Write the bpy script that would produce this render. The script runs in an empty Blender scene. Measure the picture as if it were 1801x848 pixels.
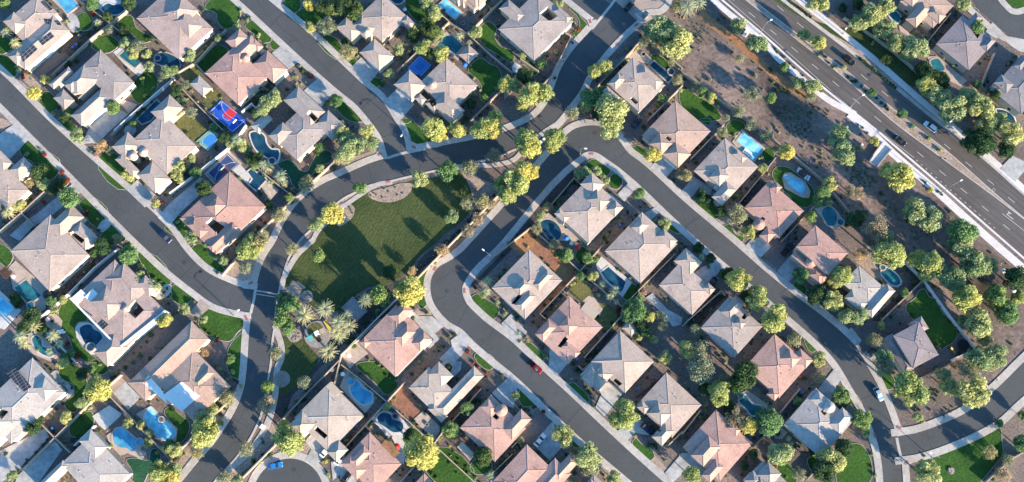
import bpy, math, random
from mathutils import Vector, Matrix
rnd = random.Random(7)
C = bpy.context.scene.collection
# ------------------------------------------------------------------ camera / ground mapping
F = 1700.0; TILT = math.radians(13.0); MPP = 0.19
DIST = F * MPP
CT, ST = math.cos(TILT), math.sin(TILT)
CAM = (0.0, -DIST * ST, DIST * CT)
def G(px, py, z=0.0):
    """where the sight line through a photo pixel meets the level plane at height z"""
    a = (px - 900.5) / F; b = (424.0 - py) / F
    dx, dy, dz = a, b * CT + ST, b * ST - CT
    t = (z - CAM[2]) / dz
    return Vector((CAM[0] + dx * t, CAM[1] + dy * t, z))
def mpp(px, py):
    return (G(px + 5, py) - G(px - 5, py)).length / 10
class Tile:
    def __init__(s, ox, oy): s.ox, s.oy = ox, oy
    def __call__(s, x, y): return (s.ox + x / 4.0, s.oy + y / 4.0)
# ------------------------------------------------------------------ mesh collecting
class MB:
    def __init__(s): s.v = []; s.f = []; s.m = []; s.k = {}
    def poly(s, pts, m=0):
        n = len(s.v); s.v.extend([tuple(p) for p in pts]); s.f.append(tuple(range(n, n + len(pts)))); s.m.append(m)
    def prism(s, pts, z0, z1, m=0, bottom=False):
        a = sum(p[0] * q[1] - q[0] * p[1] for p, q in zip(pts, list(pts[1:]) + [pts[0]]))
        if a < 0: pts = list(pts)[::-1]
        s.poly([(p[0], p[1], z1) for p in pts], m)
        for p, q in zip(pts, list(pts[1:]) + [pts[0]]):
            s.poly([(p[0], p[1], z0), (q[0], q[1], z0), (q[0], q[1], z1), (p[0], p[1], z1)], m)
        if bottom: s.poly([(p[0], p[1], z0) for p in pts][::-1], m)
    def box(s, c, sx, sy, sz, ang=0, m=0):
        ca, sa = math.cos(ang), math.sin(ang)
        P = [(c[0] + ca * x * sx / 2 - sa * y * sy / 2, c[1] + sa * x * sx / 2 + ca * y * sy / 2) for x, y in ((-1, -1), (1, -1), (1, 1), (-1, 1))]
        s.prism(P, c[2] - sz / 2, c[2] + sz / 2, m, True)
    def tube(s, pts, r, n=6, m=0, cap=True):
        pts = [Vector(p) for p in pts]
        rr = r if isinstance(r, (list, tuple)) else [r] * len(pts)
        rings = []
        for i, p in enumerate(pts):
            d = (pts[min(i + 1, len(pts) - 1)] - pts[max(i - 1, 0)]).normalized()
            a = d.cross(Vector((0, 0, 1)) if abs(d.z) < .9 else Vector((1, 0, 0))).normalized(); b = d.cross(a)
            rings.append([p + (a * math.cos(k * 2 * math.pi / n) + b * math.sin(k * 2 * math.pi / n)) * rr[i] for k in range(n)])
        for A, B in zip(rings, rings[1:]):
            for k in range(n):
                s.poly([A[k], A[(k + 1) % n], B[(k + 1) % n], B[k]], m)
        if cap: s.poly(rings[-1], m); s.poly(rings[0][::-1], m)
    def disc(s, c, r, z0, z1, n=20, m=0, bottom=False):
        s.prism([(c[0] + r * math.cos(2 * math.pi * k / n), c[1] + r * math.sin(2 * math.pi * k / n)) for k in range(n)], z0, z1, m, bottom)
    def cone(s, c, r, z0, z1, n=10, m=0):
        P = [(c[0] + r * math.cos(2 * math.pi * k / n), c[1] + r * math.sin(2 * math.pi * k / n), z0) for k in range(n)]
        for k in range(n): s.poly([P[k], P[(k + 1) % n], (c[0], c[1], z1)], m)
    def mesh(s, name, mats, smooth=False):
        me = bpy.data.meshes.new(name); me.from_pydata(s.v, [], s.f)
        for mt in (mats if isinstance(mats, (list, tuple)) else [mats]): me.materials.append(mt)
        me.polygons.foreach_set('material_index', s.m)
        if smooth: me.polygons.foreach_set('use_smooth', [True] * len(s.f))
        me.update(); return me
    def build(s, name, mats, parent=None, smooth=False, at=None):
        return link(name, s.mesh(name, mats, smooth), parent, at)
def link(name, me, parent=None, at=None):
    o = bpy.data.objects.new(name, me); C.objects.link(o)
    if at is not None: o.location = at
    if parent is not None:
        o.parent = parent
        if at is None: o.location = (-parent.location[0], -parent.location[1], -parent.location[2]) if parent.rotation_euler.z == 0 and parent.scale.x == 1 else (0, 0, 0)
    return o
def tag(o, label=None, cat=None, group=None, kind=None):
    if label: o['label'] = label
    if cat: o['category'] = cat
    if group: o['group'] = group
    if kind: o['kind'] = kind
    return o
def empty(name, loc=(0, 0, 0), rz=0.0):
    o = bpy.data.objects.new(name, None); C.objects.link(o); o.location = loc; o.rotation_euler = (0, 0, rz); o.empty_display_size = .5
    return o
def spline(pts, closed=False, n=5):
    """smooth curve through the points, tangents scaled by the segment lengths"""
    P = [Vector((p[0], p[1])) for p in pts]; out = []; N = len(P)
    def tan(i):
        if not closed and i == 0: return (P[1] - P[0]).normalized()
        if not closed and i == N - 1: return (P[-1] - P[-2]).normalized()
        a, b = P[i] - P[i - 1], P[(i + 1) % N] - P[i]; la, lb = max(a.length, 1e-6), max(b.length, 1e-6)
        return (a / la * lb + b / lb * la) / (la + lb)
    for i in range(N if closed else N - 1):
        p, q = P[i], P[(i + 1) % N]; L = (q - p).length; t0, t1 = tan(i) * L, tan((i + 1) % N) * L
        for k in range(n):
            t = k / n; t2, t3 = t * t, t * t * t
            out.append(p * (2 * t3 - 3 * t2 + 1) + t0 * (t3 - 2 * t2 + t) + q * (-2 * t3 + 3 * t2) + t1 * (t3 - t2))
    if not closed: out.append(P[-1])
    return out
def parse(s):
    return [tuple(float(v) for v in w.split(',')) for w in s.split()]
def offset(path, d):
    """path of world points shifted to its left by d metres"""
    out = []
    for i, p in enumerate(path):
        a = path[max(i - 1, 0)]; b = path[min(i + 1, len(path) - 1)]
        t = Vector((b[0] - a[0], b[1] - a[1])).normalized()
        out.append(Vector((p[0] - t.y * d, p[1] + t.x * d)))
    return out
# ------------------------------------------------------------------ materials
def new_mat(name):
    m = bpy.data.materials.new(name); m.use_nodes = True
    nt = m.node_tree; nt.nodes.clear()
    out = nt.nodes.new('ShaderNodeOutputMaterial'); b = nt.nodes.new('ShaderNodeBsdfPrincipled')
    nt.links.new(b.outputs[0], out.inputs[0])
    return m, nt, b
def noise(nt, scale, detail=4, rough=.6, coord='Object', vec=None):
    n = nt.nodes.new('ShaderNodeTexNoise'); n.inputs['Scale'].default_value = scale; n.inputs['Detail'].default_value = detail; n.inputs['Roughness'].default_value = rough
    if vec is None:
        tc = nt.nodes.new('ShaderNodeTexCoord'); vec = tc.outputs[coord]
    nt.links.new(vec, n.inputs['Vector']); return n.outputs['Fac']
def ramp(nt, fac, stops):
    r = nt.nodes.new('ShaderNodeValToRGB'); e = r.color_ramp.elements
    while len(e) < len(stops): e.new(.5)
    for el, (p, c) in zip(e, stops): el.position = p; el.color = (c[0], c[1], c[2], 1)
    nt.links.new(fac, r.inputs[0]); return r.outputs[0]
def mix(nt, fac, a, b, mode='MIX'):
    m = nt.nodes.new('ShaderNodeMix'); m.data_type = 'RGBA'; m.blend_type = mode
    for s, v in ((m.inputs[0], fac), (m.inputs[6], a), (m.inputs[7], b)):
        if hasattr(v, 'node'): nt.links.new(v, s)
        elif isinstance(v, (int, float)): s.default_value = v
        else: s.default_value = (v[0], v[1], v[2], 1)
    return m.outputs[2]
def sc(c, k): return tuple(min(1, x * k) for x in c)
def bump(nt, b, fac, strength, dist):
    n = nt.nodes.new('ShaderNodeBump'); n.inputs['Strength'].default_value = strength; n.inputs['Distance'].default_value = dist
    nt.links.new(fac, n.inputs['Height']); nt.links.new(n.outputs[0], b.inputs['Normal'])
def speck(name, col, big=.06, fine=1.5, amt=.25, rough=.9, amt2=.25, bmp=0, tint=None):
    """surface with large soft tone patches and fine grain"""
    m, nt, b = new_mat(name)
    f1 = noise(nt, big, 5, .65); f2 = noise(nt, fine, 3, .7)
    c1 = ramp(nt, f1, [(.3, sc(col, 1 - amt)), (.7, sc(tint or col, 1 + amt * .7))])
    g = ramp(nt, f2, [(.3, (1 - amt2,) * 3), (.72, (1 + amt2 * .6,) * 3)])
    nt.links.new(mix(nt, 1.0, c1, g, 'MULTIPLY'), b.inputs['Base Color'])
    b.inputs['Roughness'].default_value = rough
    b.inputs['Specular IOR Level'].default_value = .2
    if bmp: bump(nt, b, f2, bmp, .15)
    return m
def flat(name, col, rough=.6, metal=0.0, spec=.3):
    m, nt, b = new_mat(name)
    f = noise(nt, 3.0, 2)
    nt.links.new(ramp(nt, f, [(.3, sc(col, .9)), (.7, sc(col, 1.06))]), b.inputs['Base Color'])
    b.inputs['Roughness'].default_value = rough; b.inputs['Metallic'].default_value = metal; b.inputs['Specular IOR Level'].default_value = spec
    return m
def m_roof(name, col):
    m, nt, b = new_mat(name)
    f1 = noise(nt, .16, 5, .7); f2 = noise(nt, 2.2, 3, .8)
    v = nt.nodes.new('ShaderNodeTexVoronoi'); v.inputs['Scale'].default_value = 2.6
    tc = nt.nodes.new('ShaderNodeTexCoord'); nt.links.new(tc.outputs['Object'], v.inputs['Vector'])
    c = ramp(nt, f1, [(.3, sc(col, .78)), (.5, col), (.72, sc(col, 1.14))])
    g = ramp(nt, f2, [(.3, (.84,) * 3), (.7, (1.1,) * 3)])
    w = ramp(nt, v.outputs['Color'], [(.0, (.84, .82, .82)), (1, (1.1, 1.08, 1.06))])
    c = mix(nt, 1, mix(nt, 1, c, g, 'MULTIPLY'), w, 'MULTIPLY')
    nt.links.new(c, b.inputs['Base Color']); b.inputs['Roughness'].default_value = .85; b.inputs['Specular IOR Level'].default_value = .25
    bump(nt, b, f2, .5, .12)
    return m
def m_asphalt(name, base, streak=None):
    m, nt, b = new_mat(name)
    f1 = noise(nt, .05, 5, .6); f2 = noise(nt, 2.5, 3, .7); f3 = noise(nt, .35, 5, .75)
    c = ramp(nt, f1, [(.3, sc(base, .85)), (.7, sc(base, 1.14))])
    g = ramp(nt, f2, [(.25, (.8,) * 3), (.75, (1.15,) * 3)])
    s = ramp(nt, f3, [(.3, (.86,) * 3), (.45, (1,) * 3), (.7, (1.06,) * 3)])
    c = mix(nt, 1, mix(nt, 1, c, g, 'MULTIPLY'), s, 'MULTIPLY')
    if streak is not None:
        tc = nt.nodes.new('ShaderNodeTexCoord'); mp = nt.nodes.new('ShaderNodeMapping'); mp.vector_type = 'TEXTURE'; mp.inputs['Rotation'].default_value = (0, 0, streak); mp.inputs['Scale'].default_value = (60, 1.1, 1)
        nt.links.new(tc.outputs['Object'], mp.inputs[0]); c = mix(nt, 1, c, ramp(nt, noise(nt, 1.0, 3, .6, vec=mp.outputs[0]), [(.3, (.80,) * 3), (.7, (1.18,) * 3)]), 'MULTIPLY')
    # fine crack network
    tc = nt.nodes.new('ShaderNodeTexCoord'); nz = nt.nodes.new('ShaderNodeTexNoise'); nz.inputs['Scale'].default_value = .4
    nt.links.new(tc.outputs['Object'], nz.inputs['Vector'])
    add = mix(nt, .93, nz.outputs['Color'], tc.outputs['Object'])
    v = nt.nodes.new('ShaderNodeTexVoronoi'); v.feature = 'DISTANCE_TO_EDGE'; v.inputs['Scale'].default_value = .09
    nt.links.new(add, v.inputs['Vector'])
    cr = ramp(nt, v.outputs['Distance'], [(.0, (.84,) * 3), (.010, (1,) * 3)])
    c = mix(nt, 1, c, cr, 'MULTIPLY')
    nt.links.new(c, b.inputs['Base Color']); b.inputs['Roughness'].default_value = .85; b.inputs['Specular IOR Level'].default_value = .3
    return m
def m_grass(name, a, b_, dry=None, fine=1.2):
    m, nt, b = new_mat(name)
    f1 = noise(nt, .12, 5, .7); f2 = noise(nt, fine, 3, .8)
    c = ramp(nt, f1, [(.32, a), (.62, b_), (.8, dry or b_)])
    g = ramp(nt, f2, [(.25, (.6,) * 3), (.75, (1.3,) * 3)])
    nt.links.new(mix(nt, 1, c, g, 'MULTIPLY'), b.inputs['Base Color']); b.inputs['Roughness'].default_value = .95; b.inputs['Specular IOR Level'].default_value = .1
    bump(nt, b, f2, .8, .25)
    return m
def m_mown(name, a, b_, dry, ang):
    """large lawn: soft patches, worn spots and faint mowing bands"""
    m, nt, b = new_mat(name)
    f1 = noise(nt, .05, 5, .7); f2 = noise(nt, 1.1, 3, .8); f3 = noise(nt, .11, 6, .75)
    c = ramp(nt, f1, [(.3, a), (.6, b_)])
    c = mix(nt, ramp(nt, f3, [(.56, (0, 0, 0)), (.72, (.8, .8, .8))]), c, dry)
    tc = nt.nodes.new('ShaderNodeTexCoord'); mp = nt.nodes.new('ShaderNodeMapping'); mp.inputs['Rotation'].default_value = (0, 0, ang); nt.links.new(tc.outputs['Object'], mp.inputs[0])
    wv = nt.nodes.new('ShaderNodeTexWave'); wv.inputs['Scale'].default_value = .28; wv.inputs['Distortion'].default_value = 2.5; wv.inputs['Detail'].default_value = 3; wv.inputs['Detail Scale'].default_value = 1.2
    nt.links.new(mp.outputs[0], wv.inputs['Vector'])
    c = mix(nt, 1, c, ramp(nt, wv.outputs['Fac'], [(.2, (.92,) * 3), (.8, (1.05,) * 3)]), 'MULTIPLY')
    c = mix(nt, 1, c, ramp(nt, f2, [(.25, (.65,) * 3), (.75, (1.25,) * 3)]), 'MULTIPLY')
    nt.links.new(c, b.inputs['Base Color']); b.inputs['Roughness'].default_value = .95; b.inputs['Specular IOR Level'].default_value = .1
    bump(nt, b, f2, .8, .25); return m
def m_leaf(name, dark, light, trans=.45):
    m = bpy.data.materials.new(name); m.use_nodes = True; nt = m.node_tree; nt.nodes.clear()
    out = nt.nodes.new('ShaderNodeOutputMaterial')
    f = noise(nt, 2.2, 3, .7)
    oi = nt.nodes.new('ShaderNodeObjectInfo')
    c = ramp(nt, f, [(.3, sc(dark, 1.15)), (.66, sc(light, 1.22))])
    v = ramp(nt, oi.outputs['Random'], [(0, (.68, .78, .80)), (.35, (.9, .95, 1.0)), (.65, (1.02, 1, .95)), (1, (1.22, 1.08, .92))])
    c = mix(nt, 1, c, v, 'MULTIPLY')
    d = nt.nodes.new('ShaderNodeBsdfDiffuse'); t = nt.nodes.new('ShaderNodeBsdfTranslucent'); mx = nt.nodes.new('ShaderNodeMixShader'); mx.inputs[0].default_value = trans
    nt.links.new(c, d.inputs[0]); nt.links.new(c, t.inputs[0]); nt.links.new(d.outputs[0], mx.inputs[1]); nt.links.new(t.outputs[0], mx.inputs[2]); nt.links.new(mx.outputs[0], out.inputs[0])
    return m
def m_water(name, deep, shallow):
    m, nt, b = new_mat(name)
    f = noise(nt, .35, 2, .5); f2 = noise(nt, 2.5, 2, .5)
    nt.links.new(ramp(nt, f, [(.35, deep), (.7, shallow)]), b.inputs['Base Color'])
    b.inputs['Roughness'].default_value = .06; b.inputs['IOR'].default_value = 1.33
    bump(nt, b, f2, .12, .05)
    return m
M = {}
M['asphalt'] = m_asphalt('asphalt', (.070, .074, .078))
M['highway_asphalt'] = m_asphalt('highway_asphalt', (.100, .088, .083), math.radians(-42))
M['sidewalk'] = speck('sidewalk_concrete', (.45, .405, .37), .09, .9, .22, .9, .2)
M['white_walk'] = speck('pale_concrete', (.62, .57, .55), .15, 1.2, .1, .9, .12)
M['concrete'] = speck('driveway_concrete', (.42, .405, .395), .16, .7, .3, .85, .25)
M['dark_paver'] = speck('dark_pavers', (.15, .13, .125), .2, 1.8, .2, .9, .3)
M['tan_paver'] = speck('tan_pavers', (.36, .29, .245), .2, 1.8, .15, .9, .25)
M['beige_deck'] = speck('beige_deck', (.46, .37, .31), .2, 1.3, .15, .85, .2)
M['white_deck'] = speck('white_deck', (.55, .52, .50), .2, 1.3, .12, .85, .15)
M['pink_gravel'] = speck('pink_gravel', (.37, .28, .225), .1, 1.6, .25, .95, .45, .5)
M['brown_gravel'] = speck('brown_gravel', (.17, .135, .12), .1, 1.6, .25, .95, .5, .5)
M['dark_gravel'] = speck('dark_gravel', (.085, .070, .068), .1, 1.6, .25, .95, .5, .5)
M['yard_gravel'] = speck('yard_gravel', (.165, .132, .115), .035, 1.4, .4, .95, .5, .5, (.21, .165, .145))
M['desert'] = speck('desert_ground', (.092, .073, .060), .03, .7, .5, .95, .45, .5, (.25, .185, .16))
M['orange_dirt'] = speck('orange_dirt', (.33, .17, .085), .1, 1.0, .25, .95, .35, .4)
M['red_dirt'] = speck('red_dirt', (.27, .135, .09), .12, 1.0, .25, .95, .35, .5)
M['lawn'] = m_grass('lawn_grass', (.030, .075, .016), (.052, .118, .024), (.085, .125, .035))
M['park_lawn'] = m_mown('park_grass', (.034, .056, .020), (.074, .092, .034), (.150, .130, .070), math.radians(30))
M['dry_lawn'] = m_grass('dry_grass', (.10, .11, .04), (.16, .15, .06), (.22, .18, .09))
M['turf'] = m_grass('putting_turf', (.020, .075, .040), (.030, .098, .052))
M['wall'] = speck('block_wall', (.42, .335, .265), .3, 1.5, .12, .9, .2)
M['white_wall'] = speck('white_wall', (.72, .69, .66), .3, 1.5, .08, .8, .1)
M['stucco'] = speck('stucco', (.60, .52, .42), .3, 2.0, .06, .9, .1)
M['fascia'] = flat('fascia_paint', (.40, .33, .27), .6)
M['white'] = flat('white_paint', (.80, .79, .77), .5)
M['marking'] = flat('road_paint', (.50, .48, .46), .6)
M['glass'] = flat('dark_glass', (.02, .025, .03), .05, 0, .6)
M['rubber'] = flat('black_rubber', (.02, .02, .02), .8)
M['chrome'] = flat('grey_metal', (.45, .45, .46), .35, .8)
M['dark_metal'] = flat('dark_metal', (.05, .05, .05), .5, .5)
M['bark'] = speck('tree_bark', (.20, .145, .10), 1, 4, .2, .95, .3)
M['palm_bark'] = speck('palm_bark', (.23, .17, .12), 1, 4, .2, .95, .3)
M['lamp_glass'] = flat('lamp_lens', (.75, .75, .72), .3)
M['red_pad'] = flat('red_pad', (.38, .13, .10), .8)
M['red_paint'] = flat('red_paint', (.55, .03, .03), .5)
M['yellow_paint'] = flat('yellow_paint', (.62, .45, .08), .5)
M['teal_paint'] = flat('teal_paint', (.10, .42, .40), .5)
M['blue_paint'] = flat('blue_paint', (.03, .16, .45), .5)
M['navy_court'] = flat('navy_court', (.035, .065, .16), .8)
M['blue_court'] = flat('blue_court', (.02, .09, .46), .7)
M['pale_blue_court'] = flat('pale_blue_court', (.04, .22, .60), .7)
M['green_court'] = flat('green_court', (.15, .33, .25), .7)
M['red_court'] = flat('red_court', (.55, .035, .06), .7)
M['wine_court'] = flat('wine_court', (.16, .06, .08), .7)
M['tan_fabric'] = flat('tan_fabric', (.42, .33, .25), .9)
M['wood'] = speck('brown_wood', (.16, .09, .06), 1, 4, .2, .8, .3)
M['stone'] = speck('grey_stone', (.30, .27, .25), .6, 3, .2, .9, .4)
m, nt, b = new_mat('solar_cells')
tc = nt.nodes.new('ShaderNodeTexCoord'); bk = nt.nodes.new('ShaderNodeTexBrick')
bk.inputs['Scale'].default_value = 1.0; bk.inputs['Color1'].default_value = (.022, .026, .036, 1); bk.inputs['Color2'].default_value = (.03, .034, .045, 1); bk.inputs['Mortar'].default_value = (.22, .22, .24, 1)
bk.inputs['Brick Width'].default_value = 1.65; bk.inputs['Row Height'].default_value = 1.0; bk.inputs['Mortar Size'].default_value = .05; bk.offset = 0
nt.links.new(tc.outputs['UV'], bk.inputs['Vector']); nt.links.new(bk.outputs['Color'], b.inputs['Base Color']); b.inputs['Roughness'].default_value = .25
M['solar'] = m
M['water_dark'] = m_water('pool_water_dark', (.010, .045, .085), (.022, .095, .150))
M['water_teal'] = m_water('pool_water_teal', (.015, .10, .135), (.035, .19, .215))
M['water_blue'] = m_water('pool_water_blue', (.05, .25, .43), (.13, .43, .60))
M['water_bright'] = m_water('pool_water_bright', (.09, .42, .60), (.34, .74, .82))
M['leaf_yellow'] = m_leaf('leaf_yellow', (.27, .275, .075), (.58, .575, .235))
M['leaf_lime'] = m_leaf('leaf_lime', (.22, .255, .095), (.49, .52, .275))
M['leaf_green'] = m_leaf('leaf_green', (.095, .165, .055), (.27, .38, .165))
M['leaf_dark'] = m_leaf('leaf_dark', (.036, .072, .034), (.115, .17, .075))
M['leaf_olive'] = m_leaf('leaf_olive', (.17, .175, .10), (.40, .40, .26))
M['leaf_tan'] = m_leaf('leaf_tan', (.24, .18, .11), (.50, .40, .27))
M['leaf_red'] = m_leaf('leaf_red', (.20, .045, .03), (.40, .10, .06))
M['leaf_pink'] = m_leaf('leaf_pink', (.26, .15, .16), (.48, .32, .32))
M['leaf_palm'] = m_leaf('leaf_palm', (.20, .22, .11), (.52, .52, .30), .2)
M['leaf_agave'] = m_leaf('leaf_agave', (.06, .10, .06), (.14, .19, .11), .1)
ROOF = {'grey': (.345, .295, .270), 'dgrey': (.235, .220, .225), 'beige': (.430, .340, .288), 'cream': (.45, .37, .31), 'pink': (.47, .290, .238), 'dpink': (.43, .258, .212),
        'mauve': (.27, .225, .225), 'tan': (.42, .295, .235), 'pale': (.43, .385, .35), 'shingle': (.40, .30, .265)}
for k, c in ROOF.items(): M['roof_' + k] = m_roof('roof_tile_' + k, c)
T = {(r, c): Tile(c * 300, r * 212) for r in range(4) for c in range(6)}
# ------------------------------------------------------------------ houses
# tile, roof colour, reference phrase, wings as opposite eave corners, then options
HOUSES = [
 ((0,0),'beige','tan house with four solar arrays',[(30,160,410,95),(62,378,490,215),(25,155,190,175),(60,400,190,400)],
   dict(solar=[(152,392,262,312,150,440,255,375)], panels=['150,378 235,312 270,348 165,440','268,285 360,228 385,258 300,322','312,137 415,150 438,180 330,172','290,20 315,5 375,65 350,78'])),
 ((0,0),'grey','grey house above the teal plunge pool',[(560,480,945,580),(440,590,700,560),(498,812,790,690),(345,597,512,500),(450,600,620,545,.5),(375,690,525,705)],dict(courts=['500,660 590,650 615,695 545,770'])),
 ((0,1),'shingle','shingled house beside the crescent lawn',[(-240,130,300,200),(-60,100,200,80),(20,160,225,190)],dict()),
 ((0,1),'pink','pink house above the bright blue court',[(240,515,680,545),(580,450,825,487),(385,290,560,270),(410,390,640,320),(560,310,650,330)],dict(turrets=[(525,402,30)],courts=['560,370 590,345 640,385 600,430'])),
 ((1,1),'grey','grey house beside the dark lagoon pool',[(710,110,1120,60),(795,-140,1090,-60),(1010,20,1230,40),(690,110,860,80)],dict(courts=['960,-45 985,-68 1050,-5 1020,18'],roundpatch=(800,80,60))),
 ((1,0),'beige','grey house cut by the left edge',[(-150,420,205,490),(60,350,240,330),(-100,230,90,300)],dict()),
 ((1,0),'beige','pinkish house left of small green court',[(930,140,1385,180),(1060,-60,1290,-90),(965,385,1200,410),(785,185,1000,180),(810,275,985,355)],dict(turrets=[(1000,215,34),(925,242,34)],courts=['945,290 985,255 1040,280 985,335'])),
 ((2,0),'beige','wide tan house beside spiky green tree',[(75,70,625,95),(340,-110,590,-170),(480,-60,690,-20)],dict(courts=['480,-55 510,-70 600,-5 570,15'])),
 ((2,0),'shingle','white walled house with five lobed pool',[(510,410,1160,490),(750,270,1050,330),(660,785,900,745),(960,300,1110,330,.4),(640,430,880,450,.4)],
   dict(courts=['888,490 945,412 1012,485 950,545'],panels=['552,460 590,420 680,488 645,530','620,530 655,500 712,545 675,575','690,590 725,555 765,590 725,625'],parapet=[(495,402,838,752),(838,752,1165,490)],flats=['497,405 570,340 612,380 545,445','595,395 650,335 690,370 640,428'],turrets=[(880,475,26)])),
 ((3,1),'tan','tan house with white patio roof',[(-100,150,415,170),(-300,150,270,-160),(160,150,310,80)],dict(flats=['80,140 205,240 78,352 -60,240','-155,95 -55,210 -20,300 -195,150'])),
 ((3,0),'pale','pale house with long solar strips',[(-150,330,455,215),(-200,500,150,420),(240,190,410,200)],dict(panels=['45,82 78,60 200,195 170,215','82,58 110,40 225,180 203,193'],courts=['-20,370 0,335 60,350 10,415'])),
 ((3,0),'pale','pale house below the white stepped patio',[(430,720,915,790),(230,900,480,735),(560,560,760,600)],dict()),
 ((0,2),'beige','grey turret house beside dense green thicket',[(105,130,470,120),(420,150,525,165),(128,370,372,395),(-40,190,150,220),(70,180,250,200)],dict(turrets=[(180,224,30)],courts=['130,290 165,260 212,285 175,320'])),
 ((0,3),'grey','grey house between streets near the gate',[(-95,205,435,150),(295,80,420,130),(-90,60,110,110)],dict(courts=['195,95 255,40 325,110 265,150'])),
 ((0,2),'beige','grey house beside the plain blue court',[(545,590,960,600),(370,595,600,600),(640,740,870,780),(520,690,600,705),(600,720,680,760)],dict(turrets=[(640,590,34)],courts=['585,672 620,640 680,735 640,750'])),
 ((0,2),'tan','tan top edge house above paved yard',[(780,-60,1010,0),(700,-90,900,-60)],dict()),
 ((0,3),'beige','tan house beside the dark lap pool',[(670,590,1080,600),(880,520,1065,580),(640,640,760,690),(680,590,800,560,.4)],dict(lift=1.3,courts=['830,700 850,685 890,725 870,740'])),
 ((1,3),'tan','tan house with long walled side yard',[(915,105,1400,75),(960,170,1130,165,.5),(1060,240,1260,240)],dict(courts=['1078,122 1098,104 1128,130 1108,148'])),
 ((1,4),'beige','tan house beside the bright rectangular pool',[(80,355,535,325),(205,540,380,490),(185,400,330,390,.5),(350,240,450,270)],dict(courts=['160,440 185,412 240,450 210,480'])),
 ((1,4),'dpink','pink house beside free form turquoise pool',[(435,615,855,635),(540,810,660,800),(620,480,700,470)],dict(turrets=[(545,725,42)],courts=['550,690 568,670 590,688 572,712'])),
 ((2,4),'dpink','two storey red tiled house',[(800,40,1165,85,2.9),(770,95,1020,262),(865,240,1025,250)],dict(turrets=[(905,150,38)])),
 ((2,5),'pale','pale house with long white patio wing',[(-70,300,225,330),(75,490,300,350),(-60,400,110,440)],dict()),
 ((2,5),'mauve','two storey house beside big irregular lawn',[(285,665,605,800,2.4),(215,685,430,900),(420,560,535,615,1.2)],dict(world=63)),
 ((0,5),'tan','pink top edge house near pond pool',[(330,10,710,40),(365,140,560,70)],dict()),
 ((0,5),'mauve','mauve house above the small kidney pool',[(585,310,1000,290),(780,180,915,125),(900,330,1000,290)],dict(courts=['840,210 880,180 915,215 880,270'])),
 ((0,5),'dgrey','dark grey house at the right edge',[(970,630,1400,560),(1130,470,1260,400)],dict()),
 ((1,3),'beige','tan house inside the street corner',[(305,650,785,610),(480,450,655,450),(530,560,690,570,.5),(670,630,785,615),(305,652,400,690)],dict(lift=2.0)),
 ((2,3),'beige','tan house with the dark angular pool',[(655,70,1165,20),(840,-90,965,-110),(1020,-30,1165,0)],dict()),
 ((2,4),'beige','tan house with long driveway tail',[(-165,310,225,350),(-60,140,140,150),(150,330,225,345)],dict()),
 ((2,3),'beige','tan house beside the orange dirt yard',[(-140,330,355,275),(15,340,130,310,.4),(30,455,165,390),(160,320,280,230,.3)],dict(lift=2.0,courts=['-5,445 45,382 75,388 20,450'])),
 ((2,3),'pink','pink house with square patio cover',[(160,650,640,605),(165,660,315,610),(355,740,480,790),(330,600,465,600,.5)],dict(courts=['322,740 375,668 398,690 350,750'],flats=['485,478 520,430 615,505 575,555'])),
 ((2,4),'grey','grey house behind three round street trees',[(130,610,565,600),(270,500,440,440),(360,580,445,580,.4)],dict(courts=['418,540 445,500 465,525 440,552'])),
 ((3,3),'beige','grey house beside the small walled forecourt',[(480,95,700,90),(560,0,1000,0)],dict(courts=['700,150 735,115 780,155 745,180'])),
 ((3,3),'beige','tan house with car under its eaves',[(880,305,1335,305),(985,530,1150,490),(955,365,1125,370,.5),(880,320,970,330)],dict(courts=['948,420 970,400 1058,485 1045,498'])),
 ((3,4),'pink','pink house left of twin lobed pool',[(5,600,495,575),(320,460,405,490),(60,660,270,600,.5),(135,800,290,740)],dict()),
 ((3,4),'pink','pink house below the street tree row',[(440,40,890,20),(595,230,690,230),(690,-20,830,-20,.4),(780,-30,920,-10)],dict()),
 ((3,4),'pale','pale house with the round turret',[(715,445,1200,420),(895,270,1050,290),(1020,440,1200,390)],dict(turrets=[(1035,320,42)],courts=['975,350 990,335 1020,365 1000,380'])),
 ((3,4),'grey','grey bottom edge house below trees',[(430,860,740,850)],dict()),
 ((2,2),'pink','pink house beside large yellow tree',[(130,710,640,690),(340,530,510,490),(370,680,525,640,.6),(500,720,640,690),(130,712,205,720)],dict(lift=2.4)),
 ((3,2),'cream','cream house beside the red gravel yard',[(475,185,800,215),(600,90,790,100),(650,330,1005,100),(610,335,750,385)],dict()),
 ((3,2),'pink','pink house with the domed turret',[(835,465,1300,470),(1130,480,1340,405),(980,320,1110,330)],dict(turrets=[(1128,342,43)],courts=['1065,385 1085,365 1112,390 1092,412'],flats=['815,600 855,568 945,655 905,698'])),
 ((3,1),'cream','cream house beside the blue bean pool',[(870,395,1360,380),(828,455,1020,440),(1100,640,1250,620)],dict(lift=1.0,courts=['1010,480 1030,455 1108,520 1085,545'],flats=['1090,175 1130,140 1200,210 1160,245'])),
 ((3,2),'pink','pink house with the orange patio cover',[(5,700,425,720),(60,700,210,640,.4),(0,720,180,760)],dict(flats=['280,582 350,522 410,642 372,680'],flatcol='orange')),
 ((3,3),'pink','pink house below white driveway car',[(-140,850,290,760),(270,800,475,705),(100,900,420,790)],dict()),
 ((3,3),'grey','grey roof cut by bottom edge',[(480,900,690,900)],dict()),
 ((3,2),'pink','pink roof below the yellow tree',[(450,930,720,920)],dict()),
 ((1,1),'dpink','pink house beside the navy basketball court',[(65,690,670,605),(250,610,400,600,.5),(120,740,265,780),(270,900,470,745)],dict(courts=['245,720 290,685 380,745 330,800'])),
]
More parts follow.
